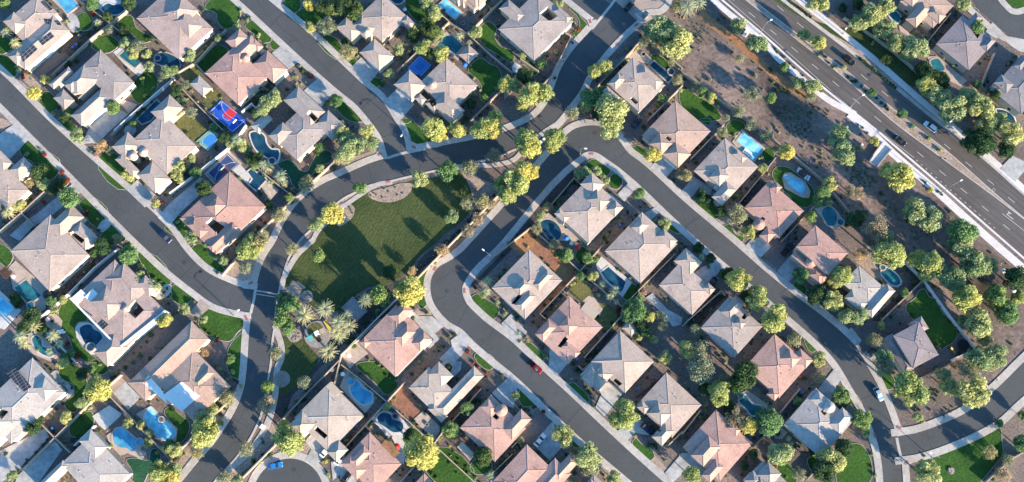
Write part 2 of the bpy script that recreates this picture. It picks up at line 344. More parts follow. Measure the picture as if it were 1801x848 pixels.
# free standing small roofs: tile, colour, corners, label
RAMADAS = [
 ((0,1),'pale',(135,590,295,620),'pale hip roofed ramada beside the blue and red court'),
 ((0,2),'beige',(825,385,968,378),'square pyramid roofed gazebo beside the teal stepped pool'),
 ((1,1),'pale',(562,40,720,-10),'small rounded roof pavilion above the dark lagoon pool'),
 ((2,2),'dgrey',(0,470,185,490),'grey hip roofed park shelter beside the playground palms'),
 ((2,3),'cream',(775,612,890,622),'small pale garden shelter below the dense green tree'),
]
# ------------------------------------------------------------------ pools : tile, water, smooth?, label words, outline, spa (x,y,r)
POOLS = [
 ((0,0),'water_blue',0,'bright rectangular pool at the top left corner','395,0 510,-10 550,42 475,98',None),
 ((0,0),'water_dark',1,'dark blue kidney pool cut by the top edge shrubs','715,62 760,26 800,38 850,33 877,65 830,102 770,100',None),
 ((0,0),'water_teal',0,'teal rectangular plunge pool on pale deck','885,352 987,445 950,478 840,394',None),
 ((0,0),'water_dark',1,'dark blue rounded pool behind white wall','1095,440 1100,390 1140,372 1200,385 1262,430 1265,470 1190,488 1125,455',(1112,412,20)),
 ((0,0),'water_dark',0,'dark blue notched pool left of pinkish house','968,840 1085,725 1105,708 1128,732 1150,745 1060,850 1000,872',None),
 ((1,1),'water_dark',1,'long dark lagoon pool with rock edge','565,90 620,84 660,112 672,160 710,205 760,212 762,250 735,302 705,300 690,268 640,240 600,200 575,150',(715,287,22)),
 ((1,1),'water_dark',0,'dark stepped pool beside the navy court','545,362 572,340 608,372 630,360 672,418 605,492 555,450 580,412',None),
 ((0,2),'water_bright',0,'bright turquoise pool cut by the top edge','685,40 735,-5 847,90 800,132',None),
 ((0,2),'water_teal',0,'teal stepped pool beside the pyramid gazebo','675,316 720,262 745,252 765,258 775,248 857,325 808,382 750,345 705,332',None),
 ((0,2),'water_dark',1,'small dark pool corner at the top edge','355,0 400,-20 442,-10 425,22 380,24',None),
 ((0,3),'water_dark',0,'narrow dark lap pool with pale rim','970,462 1000,434 1132,545 1100,580',(1120,508,22)),
 ((1,4),'water_bright',0,'bright rectangular pool with white loungers','385,145 430,84 567,196 500,287 462,258 478,230',None),
 ((1,4),'water_bright',1,'free form turquoise pool inside a turf ring','715,410 720,385 752,383 790,410 842,432 862,490 845,515 785,482 738,440',(737,402,20)),
 ((1,4),'water_teal',1,'teal pool with round spa on pale deck','985,632 1022,608 1066,630 1087,690 1070,737 1032,742 1000,702',(1110,716,22)),
 ((1,3),'water_dark',1,'dark teal oval pool beside street corner house','200,722 240,698 292,710 347,790 332,836 280,842 230,790',None),
 ((2,3),'water_dark',0,'dark angular pool with curved spa','628,222 680,183 802,290 785,335 765,365 735,330 690,300',None),
 ((2,0),'water_teal',0,'teal rectangular pool below brown pergola','105,330 185,274 292,385 240,420 205,442',(220,452,22)),
 ((2,0),'water_bright',0,'light blue pool cut by the left edge','-60,380 0,396 107,470 42,532 0,500 -40,500',None),
 ((2,0),'water_dark',1,'dark five lobed pool beside narrow lawn','565,612 600,590 640,592 662,622 700,640 722,680 705,705 660,742 605,722 575,672',(640,747,26)),
 ((2,0),'water_teal',1,'dark lagoon pool under palms at left','230,682 262,668 292,700 300,740 382,760 362,812 305,798 240,732',None),
 ((3,0),'water_blue',1,'blue notched pool on cream deck','795,520 815,478 870,472 910,510 967,562 930,632 890,605 850,602 800,560',(985,566,22)),
 ((3,0),'water_bright',1,'bright blue curved pool with round planter','1018,402 1062,326 1110,385 1160,420 1225,478 1230,520 1160,548 1062,472',None),
 ((3,2),'water_blue',1,'blue bean shaped pool with round spa','65,182 110,134 150,185 215,230 212,282 160,300 102,262',(70,136,24)),
 ((3,2),'water_dark',1,'dark blue bean pool on white deck','255,396 300,358 342,370 372,406 432,432 432,482 372,497 310,460 260,422',None),
 ((3,2),'water_blue',1,'blue pool cut by the bottom edge','1062,842 1130,818 1185,848 1150,880 1080,875',None),
 ((3,4),'water_teal',1,'twin lobed dark teal pool between trees','400,272 440,238 490,300 552,320 545,362 490,377 450,330',(410,240,16)),
 ((0,5),'water_teal',1,'dark teal pond pool beside the pink top house','255,106 300,84 332,130 312,162 270,130',None),
 ((0,5),'water_teal',1,'small teal kidney pool beside rock edging','545,432 590,414 625,450 642,490 600,502 560,470',None),
 ((2,5),'water_teal',1,'dark teal curved pool beside pale house','200,217 240,190 290,225 322,260 330,302 290,312 230,270',(208,188,16)),
 ((0,5),'water_dark',1,'dark pool at the right edge beside grey house','1010,772 1060,778 1130,830 1140,870 1080,850',None),
]
# ------------------------------------------------------------------ flat grounds: layer, material, name, then (tile, smooth, outline)
GROUND = [
 (1,'desert','desert_ground',[(None,0,'1150,45 1200,-20 1258,-20 1310,45 1350,80 1400,132 1440,165 1490,205 1540,250 1600,305 1680,378 1760,452 1801,490 1860,540 1860,560 1801,600 1760,690 1720,612 1625,492 1590,458 1490,382 1450,318 1325,218 1200,132 1140,72'),
   ]),
 (1,'pink_gravel','gravel_verge',[((0,5),0,'-900,-20 -560,-20 300,560 640,848 560,848 0,400 -420,80'),(None,0,'1360,-20 1400,-20 1801,330 1860,380 1801,360 1640,205')]),
 (1,'pink_gravel','gravel_bed',[((1,2),1,'0,300 80,260 200,220 270,180 290,190 270,240 230,265 100,305 0,350'),((1,2),0,'-30,640 190,500 220,470 20,545'),((2,1),0,'360,250 480,110 560,20 690,-20 720,20 655,130 615,250 505,300'),
   ((3,1),0,'290,420 470,170 490,140 515,190 470,320 400,440 290,600 180,720 75,848 -40,848 30,740 150,570'),((3,1),0,'640,420 720,440 760,520 600,700 420,848 300,848 420,770 540,640 640,520'),((3,1),1,'900,620 950,570 1000,610 960,680 900,660'),
   ((0,0),1,'130,560 200,500 300,600 230,640 150,590'),((0,3),0,'380,340 430,250 440,420 350,520 300,640 215,610 290,520'),((1,3),0,'360,100 440,30 620,0 640,40 440,60'),((1,3),0,'720,90 760,60 920,200 960,320 1000,330 940,280 830,200'),
   ((1,2),1,'830,330 900,350 1000,420 1120,460 1180,500 1100,600 960,740 900,650 920,520 880,420'),((2,2),1,'500,560 520,490 600,450 635,520 600,560'),((3,3),0,'640,800 560,700 640,690 830,848 700,848'),
   ((3,3),0,'810,560 860,540 1000,650 1100,760 1060,780 980,700 880,640'),((1,0),0,'0,60 0,-20 110,20'),((1,4),0,'240,690 300,650 360,740 440,848 300,760'),((2,5),0,'20,150 120,20 180,60 190,150 220,330 90,200')]),
 (1,'brown_gravel','gravel_yard',[((3,5),0,'210,200 330,130 700,100 960,60 1000,200 900,290 780,370 620,440 450,490 380,470 290,440 240,330'),((0,2),0,'900,848 1140,630 1200,600 1250,700 1240,848 1180,870'),((0,3),0,'-60,640 210,600 290,640 200,700 40,848 -60,870'),
   ((0,3),0,'800,310 940,170 1000,160 1200,350 1200,480 930,250 850,350 740,420 640,430'),((3,0),1,'300,380 400,340 460,350 480,420 420,470 340,500 290,440'),((3,4),0,'760,520 860,600 900,580 880,700 850,760 780,700')]),
 (2,'dark_gravel','gravel_path',[(None,1,'604,532 625,524 648,510 690,500 724,478 740,455 775,428 800,410 822,392 836,368 850,380 838,400 795,430 765,455 735,480 700,512 660,560 600,610 560,650 520,690 500,706 487,690 540,660 575,615 590,570'),
   ((1,3),0,'-30,800 490,270 510,330 440,400 240,620 130,750 -20,880'),((2,2),0,'910,310 1130,90 1200,10 1230,30 960,310 930,320'),((3,1),0,'740,250 870,210 800,380 740,440 720,420')]),
 (2,'orange_dirt','dirt_track',[((0,4),1,'120,30 200,120 330,215 480,340 620,470 800,610 900,700 860,690 700,600 540,470 380,330 250,230 130,130')]),
 (2,'orange_dirt','dirt_yard',[((2,3),0,'-20,40 130,-85 240,20 478,212 200,500 182,470 360,285 250,180 100,110'),((0,3),0,'930,250 960,240 1100,370 1090,400 1000,330')]),
 (3,'red_dirt','dug_earth',[((2,3),1,'150,60 180,20 230,20 300,90 340,140 300,190 240,150 190,110')]),
 (2,'red_dirt','red_gravel_yard',[((3,2),0,'330,262 422,160 605,342 490,418'),((3,2),0,'740,405 970,192 986,212 800,410')]),
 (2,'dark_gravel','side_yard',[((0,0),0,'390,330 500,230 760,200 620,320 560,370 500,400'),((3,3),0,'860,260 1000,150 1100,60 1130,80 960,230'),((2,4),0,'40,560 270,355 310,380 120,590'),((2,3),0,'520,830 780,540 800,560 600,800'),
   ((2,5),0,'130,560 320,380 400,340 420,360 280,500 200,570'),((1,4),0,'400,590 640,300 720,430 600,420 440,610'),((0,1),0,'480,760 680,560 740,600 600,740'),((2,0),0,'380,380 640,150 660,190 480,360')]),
 (5,'pink_gravel','gravel_bed',[((1,2),1,'190,515 205,545 240,562 300,576 380,570 450,540 495,490 500,450 440,440 330,470 240,490'),((1,2),1,'-20,590 60,585 92,610 86,670 40,720 -20,745'),((2,1),1,'780,340 830,320 860,280 900,290 950,330 900,345 840,345')]),
 (2,'yard_gravel','play_surface',[((2,5),1,'620,770 680,700 740,690 850,750 700,830 600,848')]),
]
LAWNS = [
 ('lawn',1,[((0,0),'525,155 545,110 590,92 640,110 655,155 635,200 590,218 545,200'),((0,0),'645,330 745,245 840,310 765,372 690,362'),((0,0),'832,170 840,145 920,110 960,200 1080,275 1010,302 930,240'),((0,0),'918,660 1042,500 1112,560 1100,625 978,730'),
  ((0,0),'-20,380 0,380 130,490 100,548 0,468'),((0,0),'275,720 320,642 412,740 350,802'),((0,0),'-20,250 60,270 100,320 0,385 -20,385'),
  ((0,1),'242,60 330,-30 445,0 492,70 480,140 390,206 332,150 322,95'),((0,1),'525,182 590,140 692,222 706,290 660,302 602,250'),((0,1),'700,302 740,278 782,318 725,352'),((0,1),'780,30 900,-20 917,50 860,98'),((0,1),'868,112 950,55 1080,125 1012,202'),((0,1),'1040,270 1100,248 1210,340 1200,420'),
  ((0,1),'170,452 340,318 402,345 240,512'),((0,2),'-10,395 80,400 112,432 66,472'),((0,2),'450,40 480,-30 560,20 620,100 602,142 532,147 482,92'),((0,2),'970,212 1030,155 1092,200 1080,260 1112,320 1210,370 1210,435 1100,382 978,282'),
  ((0,2),'893,500 990,413 1042,450 1102,478 1127,570 1082,642 1020,692 978,672 992,620 960,560'),((0,2),'200,590 240,545 282,570 240,622'),((0,2),'-80,690 0,690 90,760 165,850 60,850 -10,790'),((0,2),'425,848 440,828 470,820 492,850 460,870'),
  ((0,3),'405,50 440,48 482,120 532,180 527,230 462,272 435,232 478,190 470,130'),((0,3),'45,422 100,424 187,500 150,542 120,482'),((0,3),'980,390 1112,482 1092,502 970,410'),
  ((0,4),'-10,640 40,630 90,668 180,720 250,778 272,832 200,852 110,850 0,760'),
  ((0,5),'1038,0 1200,-12 1215,62 1150,72 1082,42'),((0,5),'828,50 882,80 862,92'),
  ((1,0),'215,140 250,170 430,320 420,350 345,420 300,402 250,312 140,210 165,168'),((1,0),'400,0 470,0 542,62 512,110'),((1,0),'690,270 735,220 942,430 896,487'),((1,0),'560,580 620,540 767,660 702,757 640,722 600,650'),((1,0),'770,740 800,715 892,820 870,850 700,850 720,800'),
  ((2,0),'-20,20 0,20 92,110 42,182 0,152 -20,150'),((1,1),'0,710 60,668 102,720 130,790 92,832 0,792 -40,760'),((2,1),'140,60 200,18 302,120 377,215 345,247 250,172'),
  ((1,2),'425,-10 500,-5 530,30 560,50 600,90 700,118 745,80 752,140 580,187 490,142'),
  ((2,1),'195,580 265,480 350,490 460,513 527,600 480,632 420,702 335,692'),((2,1),'412,750 520,640 512,848 500,970 430,950 400,880 398,820'),((2,1),'-30,320 0,318 50,305 152,380 140,422 60,442 0,392'),
  ((2,2),'530,280 632,178 642,190 610,260 600,350 607,440 560,472 540,450 587,370'),((2,2),'905,405 960,373 1002,400 1112,490 1072,552'),((2,2),'940,800 990,783 1082,848 1075,880 1040,908 1000,890'),
  ((1,3),'520,320 560,278 620,280 692,340 690,370 660,392 600,370'),((1,3),'690,400 720,375 772,400 777,440 742,482 690,467'),((1,3),'840,195 890,178 942,220 942,272 900,252'),((1,3),'1090,685 1202,770 1182,792 1110,762'),
  ((1,4),'310,40 350,0 430,20 442,60 390,82 330,102'),((1,4),'85,572 120,550 252,680 222,702'),((1,4),'290,745 335,735 372,800 432,830 422,852 360,822'),((1,4),'120,-5 200,-5 192,32'),((1,4),'600,190 642,200 642,250 602,292 560,242'),
  ((1,4),'635,365 655,335 720,326 830,398 922,490 928,550 882,608 820,603 782,562 720,500 688,470 648,425'),
  ((2,3),'450,110 490,38 547,80 522,140 480,152'),((2,3),'783,395 840,300 897,340 830,427'),((2,3),'73,740 110,713 182,760 227,820 215,850 160,832'),
  ((2,5),'373,452 440,400 470,348 500,338 532,390 582,420 602,460 652,530 692,560 732,640 722,690 652,742 600,772 540,740 480,620'),
  ((2,0),'428,460 482,408 612,560 540,580 538,650 570,730 640,800 702,850 620,850 530,790 488,680 438,620'),((2,0),'978,80 1040,80 1202,300 1112,392 1052,242'),((2,0),'1140,390 1202,340 1202,402'),
  ((3,0),'413,80 470,20 532,28 592,100 622,190 560,290 530,357 470,332 453,280 520,240 512,160 428,120'),((3,0),'640,0 700,-20 762,60 720,92'),((3,0),'488,470 570,370 640,353 662,420 572,532 498,517'),
  ((3,0),'1160,340 1200,320 1262,372 1330,432 1330,482 1250,582 1200,590 1230,470'),((3,1),'755,642 820,618 862,640 902,608 892,655 810,668'),((3,2),'108,20 210,0 240,0 402,140 392,180 320,232 240,150'),((3,2),'588,740 672,600 942,850 930,870 700,870'),
  ((3,2),'908,750 930,700 1000,678 1057,720 1052,770 990,792 930,782'),((3,2),'428,540 560,480 562,530 470,582'),((3,3),'48,230 70,188 182,290 150,307 80,312'),((3,3),'388,170 430,148 472,180 542,260 540,302 480,272'),
  ((3,3),'848,570 870,543 912,580 992,630 1002,670 970,697 900,642'),((3,3),'418,520 460,538 522,590 440,602'),((3,4),'880,690 960,660 972,720 920,772'),((3,4),'690,700 760,730 802,848 680,848'),
  ((3,5),'-60,600 50,583 102,640 112,850 0,870 -110,850 -120,780'),((3,5),'-15,215 0,218 62,340 10,332'),((3,5),'148,60 220,58 292,140 272,192 220,192'),((3,5),'498,690 560,660 720,590 900,500 1025,448 1047,560 1052,650 1000,722 900,842 860,890 560,870 480,780'),
  ((2,4),'785,300 800,290 885,395 870,412'),((2,4),'850,660 950,760 912,782'),((2,4),'870,350 960,400 1000,480 960,470'),((1,0),'400,440 440,400 480,440 430,470')]),
 ('park_lawn',1,[(None,'640,341 675,331 725,319 778,309 805,298 818,315 829,345 829,365 815,386 790,406 770,424 737,452 720,474 687,497 645,506 625,520 600,545 560,545 520,515 500,508 500,497 512,474 525,451 548,430 575,398 600,372 622,356'),
  (None,'492,590 510,597 535,600 545,612 560,630 557,642 543,657 517,682 500,696 486,694 484,650 489,620'),((0,5),'-740,-60 -560,-60 -420,60 -200,170 0,205 80,214 230,305 300,395 462,560 440,610 330,545 230,450 100,392 -20,312 -240,192 -420,92 -600,-20')]),
 ('dry_lawn',1,[((2,3),'400,330 470,270 560,330 580,360 500,420 440,400'),((2,3),'600,430 680,450 760,530 700,640 620,620 560,560'),((0,1),'80,500 140,460 220,540 150,590'),((0,1),'220,690 290,620 370,680 290,770'),((1,1),'20,0 80,-40 260,80 180,140')]),
 ('turf',1,[((1,1),'755,312 830,278 880,308 912,350 950,362 1000,288 1042,220 1100,212 1142,245 1120,292 1042,320 982,400 922,442 900,487 860,452 838,400 788,350'),((3,0),'893,690 940,680 1050,690 1070,618 1092,612 1132,690 1102,752 1040,792 1012,848 950,855 930,760')]),
]
PAVING = [ # name, material, smooth, polygons
 ('driveway','concrete',0,[((0,0),'690,830 760,770 860,780 905,805 760,935 700,1000 575,1013 640,880'),((0,1),'712,375 780,322 917,425 832,487'),((0,1),'938,640 1040,550 1152,640 1060,762'),((0,2),'68,480 140,405 267,505 196,587'),((0,2),'308,712 395,620 517,735 412,850'),
  ((0,1),'690,0 790,-10 772,42'),((1,0),'-20,110 110,18 212,120 140,200 60,282 -20,200'),((1,0),'893,490 965,420 1092,520 1020,612'),((1,0),'1108,680 1200,580 1410,400 1490,450 1400,530 1260,660 1185,755'),
  ((1,0),'258,662 520,438 582,490 450,600 330,702 200,692'),((1,0),'200,690 330,702 240,742 140,850 70,810'),((3,0),'-20,640 60,600 320,470 347,530 200,692 100,782 -20,870'),((3,0),'130,800 390,558 442,620 260,870 90,890'),((3,0),'798,222 880,140 987,250 902,342'),
  ((2,2),'478,510 510,498 550,530 640,530 722,600 660,650 690,690 620,762 600,740 650,690 560,610'),((2,2),'770,700 850,638 922,690 850,800 740,930 610,940 720,850 690,830 780,740'),((2,2),'1128,580 1200,508 1230,560 1310,640 1220,730 1180,660'),
  ((3,2),'1060,220 1200,90 1245,150 1215,330 1140,300'),((3,2),'720,0 850,0 842,60 792,112'),((1,3),'743,520 820,438 867,482 792,572'),((1,3),'640,490 690,510 792,600 700,540'),((1,3),'973,330 1060,238 1167,310 1087,402'),
  ((1,3),'900,672 1030,600 1042,640 985,700 1032,802 960,782'),((1,4),'-10,500 80,398 202,470 272,500 200,530 120,490 45,552'),((1,4),'498,850 540,808 602,848 560,880'),((2,4),'438,40 480,-5 592,0 627,40 552,117'),((2,4),'668,210 760,98 862,170 742,292'),
  ((2,4),'88,220 150,180 242,140 302,180 220,260 160,312'),((2,4),'1128,650 1190,608 1260,700 1230,740'),((2,3),'940,400 990,368 1092,480 1202,540 1192,590 1130,602 1080,530'),((2,3),'268,740 300,708 432,790 400,850 300,900 260,880'),
  ((3,3),'243,62 300,-2 402,0 317,107'),((3,3),'588,322 630,230 600,180 660,130 792,210 740,280 652,387'),((3,3),'738,490 900,400 982,480 960,520 870,500 815,552'),((3,3),'1078,782 1200,640 1290,700 1200,790 1132,850'),((3,3),'148,580 290,418 352,600 270,700 210,640'),
  ((3,1),'948,560 1000,500 1060,560 1142,600 1022,732 950,692 990,620'),((3,1),'1128,710 1200,638 1260,700 1200,790 1142,832'),((3,2),'-20,730 0,728 82,790 112,850 0,850'),((3,4),'-20,650 60,640 202,740 130,792 0,762 -40,720'),((3,4),'958,190 1070,48 1132,90 1060,220 1040,282'),
  ((2,5),'98,800 200,720 232,760 140,850'),((0,5),'928,230 980,158 1062,240 1010,272'),((0,5),'1078,300 1100,258 1210,280 1210,370 1150,352'),((1,5),'1030,340 1120,248 1210,290 1210,350 1140,432')]),
 ('motor_court','dark_paver',0,[((0,0),'188,480 380,338 472,410 282,562'),((2,0),'658,200 830,48 882,130 732,287'),((2,1),'-40,600 60,518 182,560 100,642 -20,742 -120,760'),((2,4),'598,132 690,28 782,60 680,202'),((0,3),'790,740 870,720 950,790 880,860 800,830'),((3,3),'0,480 200,360 290,420 150,580 60,560'),((2,5),'0,660 120,560 220,600 160,720 60,800'),((0,2),'310,620 380,560 400,600 320,690'),((0,2),'800,130 860,80 960,160 890,220 800,160'),((1,3),'780,120 850,30 980,-20 920,100 870,140')]),
 ('entry_court','tan_paver',0,[((2,1),'128,512 215,408 282,462 190,547'),((0,2),'1140,640 1200,600 1210,640 1150,700'),((3,0),'760,200 830,85 890,145 800,225')]),
 ('patio','beige_deck',0,[((0,0),'365,0 400,-20 565,40 482,110'),((0,0),'860,700 970,738 905,802 830,702'),((1,1),'238,375 410,210 502,300 310,452'),((1,1),'640,470 680,420 762,490 700,567'),((0,2),'640,315 740,225 882,330 820,430 760,380'),((0,3),'800,400 900,338 992,420 960,452'),
  ((1,4),'350,150 420,58 582,200 500,302 380,192'),((1,4),'700,400 720,368 760,366 865,430 902,500 890,547 840,542 720,480'),((1,4),'928,620 1020,596 1092,638 1142,720 1082,772 1020,742'),((3,2),'-10,180 40,55 102,105 235,225 232,290 170,362 100,292'),((2,0),'60,190 110,138 332,330 322,480 240,512 90,320'),
  ((2,0),'200,650 250,638 290,660 430,800 360,850 200,782'),((3,0),'748,520 860,448 1002,570 990,620 1032,640 1000,692 900,642 850,662 778,592'),((3,0),'958,370 1060,308 1250,470 1240,560 1160,560'),((2,2),'0,800 100,700 190,790 110,848 60,900'),((3,2),'508,410 580,343 707,470 660,552'),((1,3),'180,690 260,650 420,780 480,848 380,850 300,840'),
  ((2,3),'500,420 540,385 580,400 640,480 620,530 560,470'),((0,5),'520,400 590,395 800,570 760,610 660,560 560,480'),((0,5),'320,180 380,190 400,260 330,220'),((2,5),'190,170 250,170 350,280 320,330 260,320 190,240'),((3,4),'390,240 450,200 600,300 590,360 520,400 420,300'),((2,0),'320,550 350,515 400,515 440,560 430,620 370,625 330,600'),((3,4),'640,500 700,465 740,500 700,545 650,540'),((2,4),'920,430 960,430 1000,490 960,500')]),
 ('patio','white_deck',0,[((0,0),'798,370 860,323 1027,480 980,542 900,480'),((0,0),'600,0 720,-20 870,10 880,60 700,70'),((1,1),'438,350 490,308 562,390 542,452'),((2,3),'590,170 630,108 847,290 780,397 640,270'),((3,2),'208,400 340,348 502,450 430,542 320,520'),((3,2),'328,530 400,508 462,600 440,722 380,682'),((2,0),'-40,350 0,348 152,490 30,622 -40,600'),((3,0),'650,385 770,308 862,370 740,482 700,450'),((2,0),'530,610 560,575 620,570 720,620 770,700 700,790 640,800 540,680'),((0,3),'0,470 20,440 60,460 100,500 60,520 10,510')]),
 ('paver_yard','dark_paver',0,[((0,2),'800,130 850,95 940,170 880,215 830,190'),((2,0),'660,230 730,290 600,380 570,330')]),
 ('walkway','concrete',1,[((0,0),'470,115 505,90 560,190 520,230'),((2,0),'1090,395 1200,305 1210,325 1110,412'),((1,0),'690,765 770,690 785,705 705,785'),((3,0),'355,90 400,60 430,110 500,170 520,210 480,260 440,300 410,300 480,230 470,190 410,150')]),
]
# ------------------------------------------------------------------ block walls: tile, points, white?
WALLS = [
 ((0,0),'960,10 880,82 640,270 360,532',0),((0,0),'560,0 770,162 880,82',0),((0,0),'770,162 900,270',0),((0,0),'1230,540 880,845 800,920',1),((0,1),'15,530 170,442 390,208',0),((0,1),'170,442 240,520',0),((0,1),'0,545 300,850 420,965',0),((0,1),'498,788 570,728 600,762 740,612',1),
 ((0,2),'390,502 600,302 760,152 890,238 1100,30 1180,-50',0),((0,2),'760,152 620,30',0),((0,2),'890,238 1050,385 1205,512',0),((0,2),'905,850 1140,622 1240,520',0),((0,3),'215,602 290,522 418,255 380,232',0),((0,3),'60,412 190,502',0),((0,3),'590,617 850,352 930,250 1200,480',0),((0,3),'955,850 1205,598',0),
 ((0,4),'0,510 230,680 460,842 620,960 980,1260 1190,1505',0),((1,4),'60,272 295,28',0),((1,4),'400,582 660,262',0),((1,4),'700,850 930,602',0),((1,3),'280,592 440,402 482,442',0),((1,3),'-130,960 130,755 240,842 480,1060',0),((2,3),'480,212 200,512 240,548',0),((2,3),'480,212 640,30',0),((2,3),'480,212 780,462 770,530 510,822',0),((2,3),'780,462 890,352 1150,90',0),
 ((2,4),'0,600 40,560 272,352 305,382',0),((2,5),'360,130 500,272 680,520 870,762 700,832',1),((2,5),'500,272 200,562',0),((2,2),'510,287 640,152 790,0 1150,-370',0),((3,2),'-105,410 0,-50 280,-300',0),((3,1),'780,412 1000,180 1190,-10',0),((2,2),'0,802 210,590 400,395',1),((3,1),'500,822 760,562',0),((3,1),'-10,695 180,500 392,290 455,208',0),
 ((3,0),'150,767 400,520 660,262 850,92',0),((3,0),'280,432 490,642',0),((3,0),'760,232 960,440 1190,682',0),((3,0),'665,450 520,592',1),((3,0),'1115,765 1205,690',0),((2,0),'250,562 490,362 660,190 830,50',1),((2,0),'250,572 400,720 530,850',1),((1,0),'-10,785 160,640 312,498',0),((1,0),'150,652 242,742',0),((1,0),'780,105 850,30',0),
 ((1,1),'-10,512 180,372 430,172 530,30',1),((1,1),'530,262 700,410 870,542',0),((1,1),'1205,240 1040,390 870,542 640,770 560,850 360,1090',0),((3,2),'0,22 140,130 320,282 500,445 650,582 940,850',0),((3,2),'320,282 30,602',0),((3,2),'320,282 450,142',0),((3,2),'650,582 710,502 985,190',0),((3,2),'1070,782 1205,650',0),((3,2),'415,850 505,748',0),
 ((3,3),'0,605 60,540',0),((3,3),'1100,592 1205,490',0),((3,3),'470,30 500,60 570,-5',0),((3,4),'0,512 130,342',0),((3,4),'500,602 590,512 640,572',0),((3,4),'880,832 985,718',0),((3,4),'690,362 830,190',0),((0,5),'900,612 1000,372',0),((0,5),'520,302 690,90',0),((0,5),'-60,120 60,192 300,362 480,522 750,690 900,800',0),
 ((3,5),'450,132 720,0',0),((3,5),'940,848 1110,690 1200,640',0),
]
